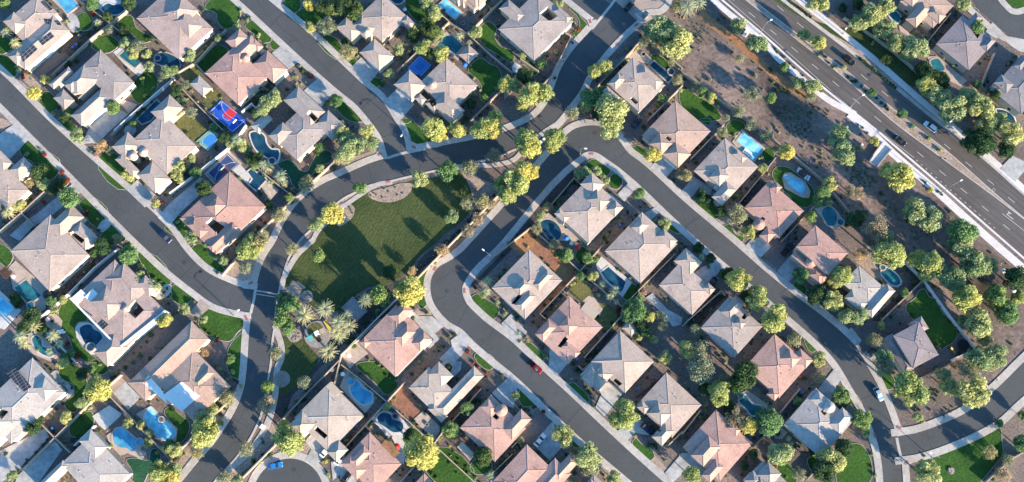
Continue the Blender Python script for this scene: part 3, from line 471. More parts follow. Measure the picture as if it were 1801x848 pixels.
# x,y,crown radius (tile units) + kind letter
PLANTS = {
(0,0):"30,20,40G 640,20,50G 680,150,30Q 560,250,20O 615,235,18S 670,195,18S 560,215,14S 690,250,12S 720,230,12S 770,210,35O 870,220,35D 970,320,50O 930,370,45A 1030,380,35A 1070,270,25S 1050,470,35A 1180,510,45A 1150,540,40O 1000,555,22Y 1020,670,18Y 1080,615,14Y 800,760,46G 770,730,25D 245,660,50Y 320,560,35A 125,490,22Q 100,295,45Q 30,220,40Q 60,190,35D 190,510,16R 470,450,35S 160,545,18R 480,790,35G 460,835,35D 380,800,25O 410,290,14S 440,265,14S 470,240,12S 630,305,15S 650,95,26R 900,20,50D 760,120,30D 990,765,25D 970,800,25D 500,390,18S 400,510,18S 430,480,16S 540,430,20D 880,300,40A 1090,740,14S 1020,790,18D",
(0,1):"460,190,28A 540,140,18A 495,75,18A 505,140,14S 555,120,14S 620,250,22A 240,130,16O 310,160,14T 275,150,12S 340,270,28A 130,390,45A 240,345,14S 300,315,14S 235,375,12S 205,410,12S 980,35,42Y 1090,60,55D 1170,70,45A 1105,180,65O 985,190,40A 1150,10,35A 905,465,24O 885,540,16A 885,585,13A 920,590,12A 950,580,13A 990,540,25R 960,510,20S 930,500,22S 875,610,16S 820,630,16S 1160,715,45G 1100,720,20D 740,680,50A 690,730,56A 650,775,40A 600,805,30G 650,625,22A 610,665,25G 20,490,30G 50,550,25O 100,600,35O 150,640,20O 35,640,40D 75,710,30A 150,790,45O 240,765,16Y 195,715,12Y 560,780,20D 60,790,35O",
(0,2):"20,50,55D 90,80,60D 60,15,50D 50,370,60O 115,395,14A 500,250,50D 455,285,40T 520,195,40A 620,200,60D 400,350,40A 480,360,25A 575,335,52Y 705,370,55Y 630,380,40D 600,20,50A 660,100,50A 440,70,25O 740,140,16A 800,150,18G 925,160,18A 940,230,45A 340,520,35A 295,570,25G 285,598,22D 430,430,20A 640,265,30A 690,235,35A 830,250,35Q 900,295,25Q 905,460,14A 1005,695,28G 915,730,35D 935,665,25A 1095,625,22A 1165,590,58Y 880,835,25D 1080,830,55Y 1050,800,25O 30,300,30D 560,120,20S 1060,70,25A 1110,400,14S 1150,430,14S 700,280,20O",
(0,3):"335,20,30A 310,365,22A 80,385,30A 215,455,35G 265,420,22K 95,545,55D 350,300,10S 380,270,10S 20,600,50A 130,670,75Y 230,660,60Y 70,745,40Y 580,500,48Y 660,470,50Y 560,680,75G 520,740,45A 700,760,100A 610,800,50D 640,650,45G 420,800,50O 1060,220,100A 1150,300,110A 980,220,45G 925,300,35O 875,340,22A 1120,445,28O 1165,560,40O 1175,40,50O 1060,690,32G 1030,745,25G 1185,630,25A 470,205,18R 200,525,10S 230,540,10S 175,540,10S 190,580,10S 810,345,22O",
(0,4):"40,40,70P 120,15,50P 395,185,52A 525,305,65A 405,410,30O 515,535,25O 495,660,58O 625,690,38G 720,475,38G 815,575,45A 915,610,55A 905,680,35O 880,220,42A 950,300,50Y 1140,480,25A 950,20,65A 1130,55,30D 100,605,35O 145,655,38G 205,685,35Y 250,735,24G 395,785,45O 310,830,30O 640,580,14G 500,440,10S 560,495,12S 615,480,12S 940,385,14S 980,375,16D 1010,400,16D 1030,440,14S 1080,465,14D 1040,470,14D 1170,540,16D 1195,570,14D 970,768,12S 930,755,14S 190,560,24O 655,345,14D 670,365,14S 715,400,14S 760,450,12S 790,480,12S 850,530,12S 980,640,14S 820,655,12S 690,620,18D 720,635,18D 750,650,18D 670,640,14D",
(0,5):"40,20,45D 30,160,60A 130,110,70A 190,90,50A 240,40,60A 220,190,70A 300,300,60A 140,305,20A 235,420,40D 440,330,80A 380,380,50A 780,25,50A 870,205,45G 885,265,28G 850,250,20O 440,230,22A 500,265,25A 520,600,60Y 610,670,75A 700,760,90A 810,670,60A 890,760,80A 1040,830,45A 500,500,60D 610,540,55D 650,405,18A 710,455,22A 870,590,30G 1000,670,45D 140,645,30G 345,805,35G 20,570,20D 910,640,30O 170,690,14D 200,725,16D 225,745,16S 245,770,14D 60,605,14D 90,640,14D 110,80,40D 560,280,25A 640,600,30D",
(1,0):"545,110,45A 705,180,50T 775,215,32O 680,240,25K 635,215,18G 910,380,45A 270,350,60D 305,445,40A 210,445,30O 195,545,25A 130,600,40A 45,640,50Q 185,580,18A 490,545,70G 475,420,24R 435,365,22R 285,205,18A 310,240,22R 190,235,25O 410,440,35D 370,490,35D 610,650,26R 305,575,18R 235,630,22K 190,650,20K 1095,585,30A 1140,580,18R 870,15,25G 940,20,30G 300,530,20A 820,830,40O 60,560,20D 30,720,16S 880,345,16S 230,770,18S 1080,620,14K 790,60,0S 440,480,20D 1190,355,28G",
(1,1):"300,50,28G 375,110,45D 460,130,50Q 500,180,45A 540,200,30A 560,270,40D 610,270,40D 590,320,28A 650,310,45Q 690,330,35Q 640,380,25G 770,390,55Q 855,480,22A 835,540,30G 955,440,55O 1050,340,30A 1055,185,30G 1190,90,45A 1190,260,50O 235,480,55D 180,370,40G 290,265,24A 140,270,35A 60,330,45A 100,300,40O 30,370,35A 60,410,35A 760,660,55O 1140,655,75Y 1020,730,50A 640,830,55O 560,835,45A 150,820,45A 630,695,14R 660,720,14R 50,715,18A 690,590,30D 320,190,20D 360,30,20S 20,530,10S 40,500,10S 65,475,10S 90,450,10S 115,430,10S 140,405,10S 700,440,30Q 800,440,28Q 1150,330,20S 560,30,16S 420,170,30A",
(1,2):"10,80,45A 60,150,70A 30,240,60A 130,175,50A 190,80,50A 220,165,45A 650,60,75Y 700,85,50Y 810,60,55Y 990,60,70Y 1080,70,70Y 880,70,30O 1070,250,55O 905,330,60O 755,360,65G 550,415,55A 130,475,45G 780,680,42A 880,590,45O 990,570,55O 1060,590,40T 960,690,45T 885,775,50T 1120,440,50Y 1180,560,60Y 865,500,35D 0,30,30O 210,530,9S 225,510,9S 245,520,9S 300,480,9S 330,500,9S 380,470,9S 395,525,9S 430,510,9S 290,540,9S 70,630,9S 60,610,9S 80,650,9S 945,495,14A 945,575,14Y 920,470,12A 860,490,20A 770,120,14O 820,830,14A 720,55,0S",
(1,3):"105,100,75Y 130,185,75Y 310,110,70Y 290,190,55Y 60,370,75Y 140,390,70Y 90,480,80Y 10,560,35Y 710,30,80A 495,370,52A 600,355,35A 660,415,32A 1000,235,55Y 895,515,40G 1075,725,40A 255,610,35O 200,670,35A 325,560,25G 300,585,20D 180,760,40O 1190,380,35O 930,45,22D 1040,680,12R 1005,710,18A 310,830,22O 370,520,12S 380,500,10S 690,780,14D 680,805,16A 655,830,16D 350,720,16O 385,750,12D 940,585,14D 905,610,12R 620,410,16O 185,250,14T 1140,420,14S 1110,410,12S 410,460,10S",
(1,4):"25,385,45O 285,85,40O 490,30,45O 590,110,45O 735,225,55Y 660,200,30O 550,265,22A 565,335,35A 370,105,16A 385,665,65O 270,640,45D 470,795,45A 1100,105,75A 1135,230,75A 1040,450,50A 990,500,45G 950,570,38G 910,675,40G 1180,500,45T 360,540,18D 130,530,40D 180,570,40D 1190,690,30G 1030,575,30A 530,420,14S 490,475,12S 400,530,22G 940,240,10C 980,260,10C 1010,275,10C 1040,265,10C 920,205,10C 960,225,10C 1045,320,10C 400,780,20O 410,740,18O 1160,740,20D 630,110,20O",
(1,5):"150,145,32A 330,400,100Y 235,350,50A 440,640,80A 540,690,85A 760,800,90G 770,740,40A 35,510,50T 550,485,25Y 160,760,80T 30,690,60D 230,830,60A 890,140,95D 1080,210,60D 1110,90,80A 960,30,70A 425,45,22G 530,125,22G 610,205,20A 1030,20,60A 200,515,20D 40,190,30O 220,590,10C 235,570,10C 260,610,10C 250,655,10C 270,665,10C 320,700,10C 510,440,14S 490,425,12S 600,500,14D 625,520,12S 40,30,12S 70,50,12S 100,90,12S 620,260,10C 630,275,10C",
(2,0):"910,100,65G 990,175,25Y 985,265,50A 1030,280,20R 1085,320,45A 720,30,65D 660,90,30G 600,50,20G 1150,560,50Y 640,135,22K 685,145,22K 440,415,30A 380,480,30A 300,545,20R 230,540,60D 180,600,50D 360,420,35G 130,670,55Q 160,720,45Q 300,620,40D 360,660,50Q 410,720,40Q 470,720,22R 280,690,14Y 280,775,16Y 460,830,35G 550,800,25R 500,790,30G 110,400,40D 130,440,30D 320,370,24D 240,600,45Q 560,310,20D 320,770,40Q 900,40,35G 980,800,22G 1060,660,24D",
(2,1):"95,480,40A 230,548,30A 160,420,16D 540,60,70Y 600,60,40A 520,190,45O 640,10,40O 320,110,25A 370,140,30A 400,135,25A 250,15,30G 855,60,48O 1040,100,45G 800,430,70G 870,440,50G 790,560,55G 830,610,50G 735,790,50O 415,830,35G 240,790,28T 280,660,14S 255,635,12S 1080,475,66P 940,520,68P 1175,570,58P 1165,640,52P 1110,775,66P 180,590,12S 200,615,12S 320,700,12S 230,770,14T 210,730,14O",
(2,2):"165,410,55P 35,525,42P 50,600,58P -15,660,56P 280,385,65G 90,735,25G 345,210,52D 500,210,35T 480,360,95Y 410,320,40A 710,60,45T 1030,280,40Q 1020,350,35Q 1005,370,30A 1100,430,20Q 620,105,10A 650,100,10A 530,170,9A 560,165,9A 480,245,14A 600,500,20D 510,475,12D 755,665,20D 800,660,20D 720,740,15R 650,775,10D 685,770,14D 890,780,20R 1150,510,25A 1130,545,14D 945,330,18D 55,700,25D 150,590,8S 165,575,8S 195,530,8S 210,510,8S 240,490,8S 180,555,8S 130,630,8S 230,520,8S 605,505,12S",
(2,3):"380,100,50G 330,85,30G 300,20,40O 480,245,30G 430,300,22A 390,340,25K 530,120,40G 590,125,25G 575,70,25A 560,165,20G 575,245,35A 640,300,30Q 730,345,40Q 690,390,35Q 740,430,25Q 590,340,25K 750,480,25R 860,480,75G 830,530,50G 960,530,40Y 1040,530,40O 1085,545,30Q 910,400,30A 930,360,25K 705,575,18D 890,670,30A 45,650,25Q 105,685,25O 60,710,14A 195,735,10S 250,820,14A 930,620,50D 1060,600,40O 1080,820,45A 560,280,25D 610,380,25A 170,700,10S 215,780,10S 1000,690,30A 280,10,20D",
(2,4):"110,50,35D 135,110,30Q 205,120,35D 180,180,20G 395,270,80Y 310,230,45D 530,400,76Y 450,380,40D 655,550,86Y 790,690,55O 1120,245,70Y 1060,290,45A 830,240,55G 950,370,60D 1065,420,70A 1150,530,55A 960,830,45A 90,630,45O 120,760,70O 40,770,60A 580,120,16G 25,40,14S 350,255,35D 1120,180,25D 200,490,16G 210,470,12D 920,400,40D",
(2,5):"265,90,95Y 60,100,50T 450,130,60Y 560,160,80Y 520,220,60Y 690,260,85A 770,20,85A 840,160,90A 960,180,60A 1140,260,80D 1010,390,80G 1090,500,80G 790,410,85Y 890,580,90A 780,560,40A 1165,400,50Y 365,360,32G 435,290,18G 160,700,55O 200,600,28Y 40,530,60A 220,820,60A 925,690,45A 735,610,18G 1000,810,70A 870,820,80A 600,745,25O 380,200,14S 420,240,14S 700,290,50G 340,230,14A 10,270,30D",
(3,0):"690,200,85Y 570,290,40A 465,390,40A 280,405,30D 230,460,50D 450,10,40A 400,20,20A 640,50,30G 580,90,40D 670,95,25G 900,435,35A 990,445,30A 1050,500,28A 1040,570,30A 1190,600,50G 1110,770,70Y 1190,825,60Y 85,805,35A 40,650,20D 630,330,22A 510,550,20D 700,490,14G 130,770,16D 190,690,14D 1110,640,20A 330,550,12D 300,590,14D 250,640,14D 110,790,14D 370,110,12S 420,160,14T 450,190,14T 620,60,20D 880,40,20D 930,5,22G 780,590,18G",
(3,1):"240,500,95Y 30,620,50A 190,640,50O 20,760,50A 30,820,40Y 685,180,45G 670,300,65T 530,620,55O 380,820,55O 470,835,40A 820,550,95Y 790,450,40Y 940,140,50O 400,250,60O 300,330,35A 250,390,60A 350,440,25G 620,710,25A 1085,710,22Y 1110,800,22A 400,120,20A 440,70,25A 345,50,20A 805,335,18D 700,660,20D 410,10,20G 350,370,20D 650,570,14D 640,540,12D 20,340,20D 90,650,16D 1160,50,20Y 580,700,20D 200,420,30A",
(3,2):"560,640,115Y 770,480,55G 885,335,45G 995,670,65D 1050,800,40Q 320,320,30A 385,260,14G 290,230,14A 80,100,20A 180,170,16D 755,40,26D 1130,100,20D 1020,80,14R 965,40,14R 930,10,14R 805,370,16G 895,265,18D 500,460,22G 825,685,12D 880,740,12D 790,630,12D 765,595,14Y 705,535,14A 480,510,40D 620,370,14D 560,480,8S 580,490,8S 600,505,8S 620,520,8S 700,440,12D 540,465,8S 200,190,16D 30,60,16A 830,725,10S",
(3,3):"360,520,68A 540,660,85A 560,760,62O 720,830,50A 800,370,88Y 730,415,50Y 420,120,16A 25,240,28A 225,350,18R 160,320,18D 130,380,14D 60,550,30O 865,525,18A 945,540,20K 1000,590,22D 1080,695,12G 460,60,25D 560,250,10S 500,150,10S 575,310,14G 610,235,10S 585,210,9S 530,180,9S 60,320,16D 95,335,16D 455,140,8S 970,580,16D 1020,610,14D 1050,655,14K 375,130,12D 440,630,30O 960,600,16D",
(3,4):"130,50,100O 260,235,75Y 290,140,50O 390,390,75T 470,450,60Y 430,100,85D 370,160,60G 170,200,50D 600,420,85G 690,650,84A 810,280,32G 1115,235,60G 965,110,45O 1060,690,84A 1130,610,62D 1010,760,80D 820,790,45O 750,540,25Q 70,800,60Y 500,650,30D 440,730,30D 570,270,16A 600,290,14A 160,300,25A 910,640,30D 1170,290,20D 770,580,20Q 330,330,40D",
(3,5):"70,400,65G 90,500,30A 405,190,105Y 850,210,100A 690,180,60A 640,90,50A 460,390,32A 495,420,18A 530,790,90A 960,640,50O 1080,690,45O 1060,800,60T 1190,580,60G 1200,380,35G 130,650,18G 155,800,20G 820,50,70O 960,20,60O 220,30,70O 540,200,12D 570,205,12D 600,215,12D 530,225,12D 560,230,12D 590,240,12D 540,260,12D 580,270,12D 440,345,14D 470,340,14D 450,320,14D 640,350,10S 660,335,10S 700,320,10S 690,355,10S 640,380,10S 550,345,14K 20,850,0S 500,660,14D 130,740,14D 1020,410,30G",
}
# clumps standing in a patch: tile, centre, spread, count, kind, size
CLUMPS = [((0,4),110,225,75,26,'C',11),((0,4),815,800,70,22,'C',13),((1,4),830,60,75,30,'C',13),((1,5),75,420,65,30,'C',12),((2,5),150,20,90,20,'C',12),((0,4),1010,790,40,4,'S',10),((2,5),800,310,50,10,'C',12),((1,5),470,800,60,12,'C',12),((1,4),1190,350,50,10,'C',12)]
HEDGES = [((0,4),760,10,905,118,9,'D',16),((0,5),52,410,300,615,15,'D',16)]
PK = { # kind: (family, material, category, name, word)
 'Y':('tree','leaf_yellow','tree','flowering_tree','yellow green tree'),'A':('tree','leaf_lime','tree','feathery_tree','lime green tree'),'G':('tree','leaf_green','tree','broadleaf_tree','fresh green tree'),
 'D':('tree','leaf_dark','tree','evergreen_tree','dark green tree'),'O':('loose','leaf_olive','tree','olive_tree','grey green tree'),'T':('loose','leaf_tan','tree','dry_tree','tan leaved tree'),
 'P':('palm','leaf_palm','palm','palm_tree','wide crowned palm'),'Q':('queen','leaf_palm','palm','palm_tree','slender arching palm'),
 'S':('shrub','leaf_dark','shrub','shrub','small dark shrub'),'R':('shrub','leaf_red','shrub','shrub','reddish shrub'),'K':('shrub','leaf_pink','shrub','shrub','pinkish grey shrub'),'C':('agave','leaf_agave','desert plant','agave_plant','spiky desert plant')}
SMALL = {'Y':'yellow green','A':'lime green','G':'fresh green','D':'dark green','O':'grey green','T':'tan leaved'}
SUN_EL = math.radians(17.0); SUN_AZ = math.radians(-42.5)   # the sun stands towards the lower right of the plan
LAND = []          # (x, y, reference phrase) used to say where a thing stands
PENDING = []       # (object, description, may share)
WANG = math.radians(-43.5)
def later(o, desc, cat, pos, share=False, kind=None, size=0.0, group=None):
    tag(o, None, cat, group, kind); PENDING.append([o, desc, Vector((pos[0], pos[1])), share, size])
# ------------------------------------------------------------------ flat grounds
_lay = {}
def zlay(base):
    k = _lay.get(base, 0); _lay[base] = k + 1
    return base + .004 * (k % 6)
def world_poly(tile, s, smooth, z, n=4):
    pts = parse(s); 
    if smooth: pts = [tuple(p) for p in spline(pts, True, n)]
    if tile is not None: pts = [T[tile](*p) for p in pts]
    return [G(p[0], p[1], 0) for p in pts]
def sheet(name, pts, z, mat, thick=0.0):
    mb = MB(); 
    if thick: mb.prism([(p[0], p[1]) for p in pts], z - thick, z)
    else: mb.poly([(p[0], p[1], z) for p in (pts if sum(a[0]*b[1]-b[0]*a[1] for a, b in zip(pts, pts[1:]+pts[:1])) > 0 else pts[::-1])])
    return mb.build(name, mat)
def centre(pts):
    return Vector((sum(p[0] for p in pts) / len(pts), sum(p[1] for p in pts) / len(pts)))
mb = MB(); R = 1500
mb.poly([(-R, -R, 0), (R, -R, 0), (R, R, 0), (-R, R, 0)])
tag(mb.build('ground', M['yard_gravel']), 'brown gravel ground under the whole neighbourhood', 'ground', kind='structure')
for lv, mt, nm, polys in GROUND:
    for t, sm, s in polys:
        p = world_poly(t, s, sm, 0); o = sheet(nm, p, zlay(.01 + .03 * (lv - 1)), M[mt]); later(o, {'desert': 'brown desert ground', 'pink_gravel': 'pinkish gravel strip', 'brown_gravel': 'brown gravel area', 'dark_gravel': 'dark gravel strip', 'orange_dirt': 'orange dirt ground', 'red_dirt': 'reddish brown dirt', 'yard_gravel': 'grey play surface'}[mt], 'ground', centre(p), kind='structure')
for mt, sm, polys in LAWNS:
    for t, s in polys:
        p = world_poly(t, s, sm, 0); o = sheet('lawn', p, zlay(.10), M[mt]); later(o, {'lawn': 'green lawn', 'park_lawn': 'mown park lawn', 'dry_lawn': 'dry patchy lawn', 'turf': 'teal green putting turf'}[mt], 'lawn', centre(p), kind='structure')
        # pale kerb round the lawn
        if mt in ('lawn', 'turf') and sm:
            e = MB(); q = p if sum(a[0]*b[1]-b[0]*a[1] for a, b in zip(p, p[1:]+p[:1])) > 0 else p[::-1]
            n = len(q)
            for i in range(n):
                a, b, c, d = q[i-1], q[i], q[(i+1) % n], q[(i+2) % n]
                def off(u, v, w):
                    tt = Vector((w[0]-u[0], w[1]-u[1])); tt = tt.normalized() if tt.length > 1e-6 else Vector((1, 0)); return (v[0] + tt.y * .13, v[1] - tt.x * .13)
                o1, o2 = off(a, b, c), off(b, c, d)
                e.poly([(b[0], b[1], .16), (o1[0], o1[1], .16), (o2[0], o2[1], .16), (c[0], c[1], .16)])
                e.poly([(o1[0], o1[1], .0), (o2[0], o2[1], .0), (o2[0], o2[1], .16), (o1[0], o1[1], .16)])
            e.build('lawn_kerb', M['sidewalk'], o)
for nm, mt, sm, polys in PAVING:
    for t, s in polys:
        p = world_poly(t, s, sm, 0); z = zlay(.19 if nm == 'driveway' else .17)
        o = sheet(nm, p, z, M[mt], .17)
        if nm == 'driveway' and len(p) >= 4 and mt == 'concrete':   # expansion joints
            j = MB(); a, b, c, d = p[0], p[1], p[2], p[3]
        later(o, {'driveway': 'pale concrete driveway', 'motor_court': 'dark paved motor court', 'entry_court': 'tan paved entry', 'patio': 'pale pool patio' if mt == 'white_deck' else 'beige patio', 'paver_yard': 'dark paved yard', 'walkway': 'concrete garden walkway'}[nm], nm.replace('_', ' '), centre(p), kind='structure')
DRIVES = [centre(world_poly(t, s, 0, 0)) for nm, mt, sm, ps in PAVING if nm in ('driveway', 'motor_court') for t, s in ps]
# ------------------------------------------------------------------ roads
def W(s, n=5): return [G(p[0], p[1], 0) for p in spline(parse(s), False, n)]
ROADS = []
def road(name, a, b, z, mat, label):
    A, B = W(a), W(b); o = sheet(name, A + B[::-1], z, mat); tag(o, label, "road", kind="structure"); ROADS.append(o); return o
def tidy(path, off):
    out = [off[0]]
    for i in range(1, len(off)):
        d = path[i] - path[i - 1]; e = off[i] - out[-1]
        out.append(off[i] if e.x * d.x + e.y * d.y > 0 else out[-1])
    return out
_nb = [0]
def band(name, path, w0, w1, z, mat, label, zb=-.02):
    """raised strip between two offsets of a path"""
    a, b = tidy(path, offset(path, w0)), tidy(path, offset(path, w1)); mb = MB()
    _nb[0] += 1; z += .0041 * (_nb[0] % 9)
    for i in range(len(a) - 1):
        p, q, r, s_ = a[i], a[i + 1], b[i + 1], b[i]
        up = [(p.x, p.y, z), (q.x, q.y, z), (r.x, r.y, z), (s_.x, s_.y, z)]
        if (q.x - p.x) * (s_.y - p.y) - (q.y - p.y) * (s_.x - p.x) < 0: up = up[::-1]
        mb.poly(up)
        mb.poly([(p.x, p.y, zb), (q.x, q.y, zb), (q.x, q.y, z), (p.x, p.y, z)]); mb.poly([(r.x, r.y, zb), (s_.x, s_.y, zb), (s_.x, s_.y, z), (r.x, r.y, z)])
    for i in (0, -1):
        p, r = a[i], b[i]; mb.poly([(p.x, p.y, zb), (r.x, r.y, zb), (r.x, r.y, z), (p.x, p.y, z)])
    o = mb.build(name, mat); tag(o, label, name.replace('_', ' '), kind='structure'); return o
A_NE = '-40,92 0,127 85,212 191,307 297,402 332,449 365,479 400,496 427,506 452,510'; A_SW = '-40,148 0,181 32,213 137,318 242,424 300,478 342,511 375,534 410,545 441,551'
B_UP = '1100,-20 1081,1 1041,51 1005,92 987,120 972,160 960,185 945,203 925,216 900,227 845,243 790,254 740,264 717,268 682,277 650,287 622,299 600,309 570,322 540,342 515,369 495,402 485,424 465,456 455,486 450,510 442,550 437,600 435,636 429,683 417,716 400,746 372,786 345,816 319,848 300,868'
B_LO = '1150,5 1121,36 1092,62 1050,110 1032,135 1020,160 1000,187 982,210 955,236 928,253 900,264 875,275 840,283 810,290 775,297 725,308 675,320 650,325 625,337 605,347 569,378 547,402 525,424 507,452 497,482 490,509 484,544 480,584 477,604 475,636 470,668 457,731 440,768 417,801 395,826 375,848 355,870'
C_SW = '395,-22 420,0 525,97 600,163 627,185 650,212 672,244 681,277'; C_NE = '446,-22 472,0 545,60 600,112 637,147 670,175 694,212 707,232 716,269'
E_OUT = '1588,868 1588,848 1585,806 1578,768 1572,751 1560,718 1545,681 1527,648 1500,604 1482,586 1450,559 1400,521 1350,481 1285,424 1200,352 1125,284 1105,269 1090,249 1075,232 1055,222 1032,221 1010,227 992,241 972,266 950,292 887,362 831,424 812,444 790,459 770,471 760,486 757,509 762,531 775,551 790,566 812,579 832,599 875,636 900,656 975,728 1035,783 1112,848 1135,868'
E_IN = '1553,868 1553,848 1551,821 1545,786 1532,748 1522,723 1500,685 1470,636 1425,589 1390,559 1325,504 1285,471 1230,424 1200,397 1060,275 1050,269 1030,268 1018,276 900,402 882,424 819,492 813,506 818,529 840,554 900,601 937,636 1005,698 1050,741 1167,848 1190,868'
F_UP = '1568,768 1582,766 1612,761 1655,746 1695,728 1725,708 1750,686 1801,636 1850,590'; F_LO = '1572,805 1585,803 1607,800 1640,791 1680,776 1720,758 1757,736 1787,708 1801,696 1850,650'
road('road', A_NE, A_SW, .060, M['asphalt'], 'straight asphalt street running down from the left edge')
road('road', B_UP, B_LO, .064, M['asphalt'], 'long curving asphalt avenue around the park lawn')
road('road', C_SW, C_NE, .068, M['asphalt'], 'asphalt street from the top edge down to the avenue')
road('road', E_OUT, E_IN, .072, M['asphalt'], 'asphalt loop street with two rounded corners in the middle')
road('road', F_UP, F_LO, .076, M['asphalt'], 'asphalt side street curving to the right edge')
road('road', '975,-25 1000,-3 1050,36 1066,46', '1030,-25 1056,-3 1082,12 1090,20', .080, M['asphalt'], 'short asphalt street meeting the avenue at the top edge')
sheet_o = sheet('road', [G(*p, 0) for p in ((1081, 1), (1120, 36), (1140, 27), (1163, 25), (1176, 14), (1182, -8), (1184, -40), (1100, -40))], .084, M['tan_paver']); tag(sheet_o, 'tan paved gate court at the top edge of the avenue', 'road', kind='structure')
cg = G(507, 870); rc = 62 * mpp(507, 860)
mb = MB(); mb.disc((cg.x, cg.y), rc, .0, .062, 48); tag(mb.build('road', M['asphalt']), 'round asphalt cul de sac at the bottom edge', 'road', kind='structure')
mb = MB()
for k in range(48):
    a0, a1 = 2 * math.pi * k / 48, 2 * math.pi * (k + 1) / 48; r2 = rc + 2.3
    P = [(cg.x + r * math.cos(a), cg.y + r * math.sin(a)) for r, a in ((rc, a0), (r2, a0), (r2, a1), (rc, a1))]
    mb.poly([(p[0], p[1], .15) for p in P]); mb.poly([(P[0][0], P[0][1], 0), (P[3][0], P[3][1], 0), (P[3][0], P[3][1], .15), (P[0][0], P[0][1], .15)])
tag(mb.build('sidewalk', M['sidewalk']), 'pale ring sidewalk around the cul de sac', 'sidewalk', kind='structure')
road('road', '1485,-30 1530,-2 1565,25 1600,45', '1485,-30 1530,-2 1565,25 1600,45', .05, M['asphalt'], 'x') if 0 else None
o = sheet('road', world_poly((0, 5), '830,-20 1000,-10 1060,60 1110,92 1160,100 1215,88 1215,285 1110,262 1040,200 960,130 880,60', 0, 0), .088, M['asphalt']); tag(o, 'bending asphalt street in the top right corner', 'road', kind='structure')
def sub(s, i, j): 
    w = s.split(); return ' '.join(w[i:j])
SWK = 2.15
def walk(s, side, label, w=SWK, mat='sidewalk', gap=0.0, z=.16):
    band('sidewalk', W(s), side * gap, side * (gap + w), z, M[mat], label)
walk(A_NE, 1, 'pale sidewalk on the upper side of the left street'); walk(A_SW, -1, 'pale sidewalk on the lower side of the left street')
walk(sub(B_UP, 2, 14), -1, 'pale sidewalk from the gate down to the top street', 2.3); walk(sub(B_UP, 14, 26), -1, 'pale sidewalk curving outside the avenue above the park', 2.3); walk(sub(B_UP, 26, 99), -1, 'pale sidewalk along the outer avenue at lower left', 2.3)
walk(sub(B_LO, 1, 9), 1, 'pale sidewalk on the right side of the upper avenue', 2.3); walk(sub(B_LO, 9, 99), 1, 'thin kerb along the park side of the avenue', .6)
walk(C_SW, -1, 'pale sidewalk on the left side of the top street'); walk(C_NE, 1, 'pale sidewalk on the right side of the top street')
walk(sub(E_OUT, 3, 99), -1, 'long pale sidewalk on the outside of the loop street', 2.3); walk(E_IN, 1, 'long pale sidewalk on the inside of the loop street', 2.3)
walk(sub(E_OUT, 0, 3), -1, 'short pale sidewalk below the side street mouth', 2.2)
walk(F_UP, 1, 'pale sidewalk on the upper side of the side street', 2.3); walk(F_LO, -1, 'pale sidewalk on the lower side of the side street', 2.3)
walk('975,-25 1000,-3 1044,32', -1, 'pale sidewalk left of the short top street', 2.2)
band('sidewalk', [G(*p) for p in spline([(1121, 34), (1140, 27), (1163, 25), (1178, 12), (1184, -12)], False, 4)], 0, 2.2, .165, M['sidewalk'], 'curved pale kerb around the gate court')
band('sidewalk', W('1705,8 1735,36 1765,60 1800,75'), -0.1, -2.4, .166, M['sidewalk'], 'pale sidewalk beside the top right street') 
band('sidewalk', W('1748,-8 1765,13 1778,24 1790,26 1805,22'), 0, 2.2, .167, M['sidewalk'], 'curved kerb around the lawn in the top right corner')
band('path', W('600,366 623,350 647,334 660,326 690,320'), -.75, .75, .15, M['sidewalk'], 'pale park path joining the avenue kerb at the lawn corner')
band('path', W('550,424 560,404 572,392 590,374 602,364'), -.75, .75, .154, M['sidewalk'], 'pale park path on the left above the lawn')
band('path', W('495,510 499,490 503,482 515,460 525,446 540,432 552,421'), -.9, .9, .158, M['sidewalk'], 'pale park path between the avenue and lawn shade')
band('path', W('484,572 488,586 493,600 496,618 495,630 488,648 486,672 484,696 476,730 462,762 438,795 414,817 388,840 372,862'), -1.0, 1.0, .15, M['sidewalk'], 'long pale park path along the lower avenue')
band('path', W('795,294 815,293 838,291 870,290 905,280 922,262 940,246 958,232 985,215'), -.8, .8, .15, M['sidewalk'], 'pale path between the avenue and loop street')
# gutters and stop lines of pale concrete
for s, w, lab in (('716,268 700,272 682,278', .9, 'pale gutter across the mouth of the top street'), ('1041,51 1063,24 1082,0', .9, 'pale gutter across the short street by the gate'), ('448,511 468,514 488,518', .45, 'pale stop line across the avenue at the left junction'), ('449,511 446,530 441,551', .9, 'pale gutter across the left street mouth'),
                  ('1577,770 1581,790 1585,806', .9, 'pale gutter across the side street mouth'), ('450,517 468,520 487,523', .3, 'second thin pale line across the avenue junction')):
    band('gutter', W(s), -w / 2, w / 2, .096, M['sidewalk'], lab, .06)
# ------------------------------------------------------------------ highway
H_SW = '1215,-48 1272,0 1350,66 1417,126 1487,184 1525,214 1575,256 1650,320 1720,382 1775,430 1830,478'; H_M1 = '1250,-48 1310,0 1500,151 1567,212 1640,267 1715,322 1801,387 1840,418'
H_M2 = '1265,-48 1325,0 1400,58 1500,133 1597,212 1660,261 1750,340 1801,383 1840,416'; H_NE = '1310,-48 1372,0 1425,40 1500,97 1577,159 1640,210 1725,277 1801,345 1840,380'
road('road', H_SW, H_M1, .062, M['highway_asphalt'], 'lower carriageway of the divided highway'); road('road', H_M2, H_NE, .066, M['highway_asphalt'], 'upper carriageway of the divided highway')
A, B_ = W(H_M1), W(H_M2); o = sheet('median', A + B_[::-1], .15, M['pink_gravel'], .15); tag(o, 'pinkish gravel median of the highway tapering to the right', 'median', kind='structure')
band('kerb', W(H_M1), 0, .35, .17, M['sidewalk'], 'pale kerb on the lower side of the median'); band('kerb', W(H_M2), 0, -.35, .172, M['sidewalk'], 'pale kerb on the upper side of the median')
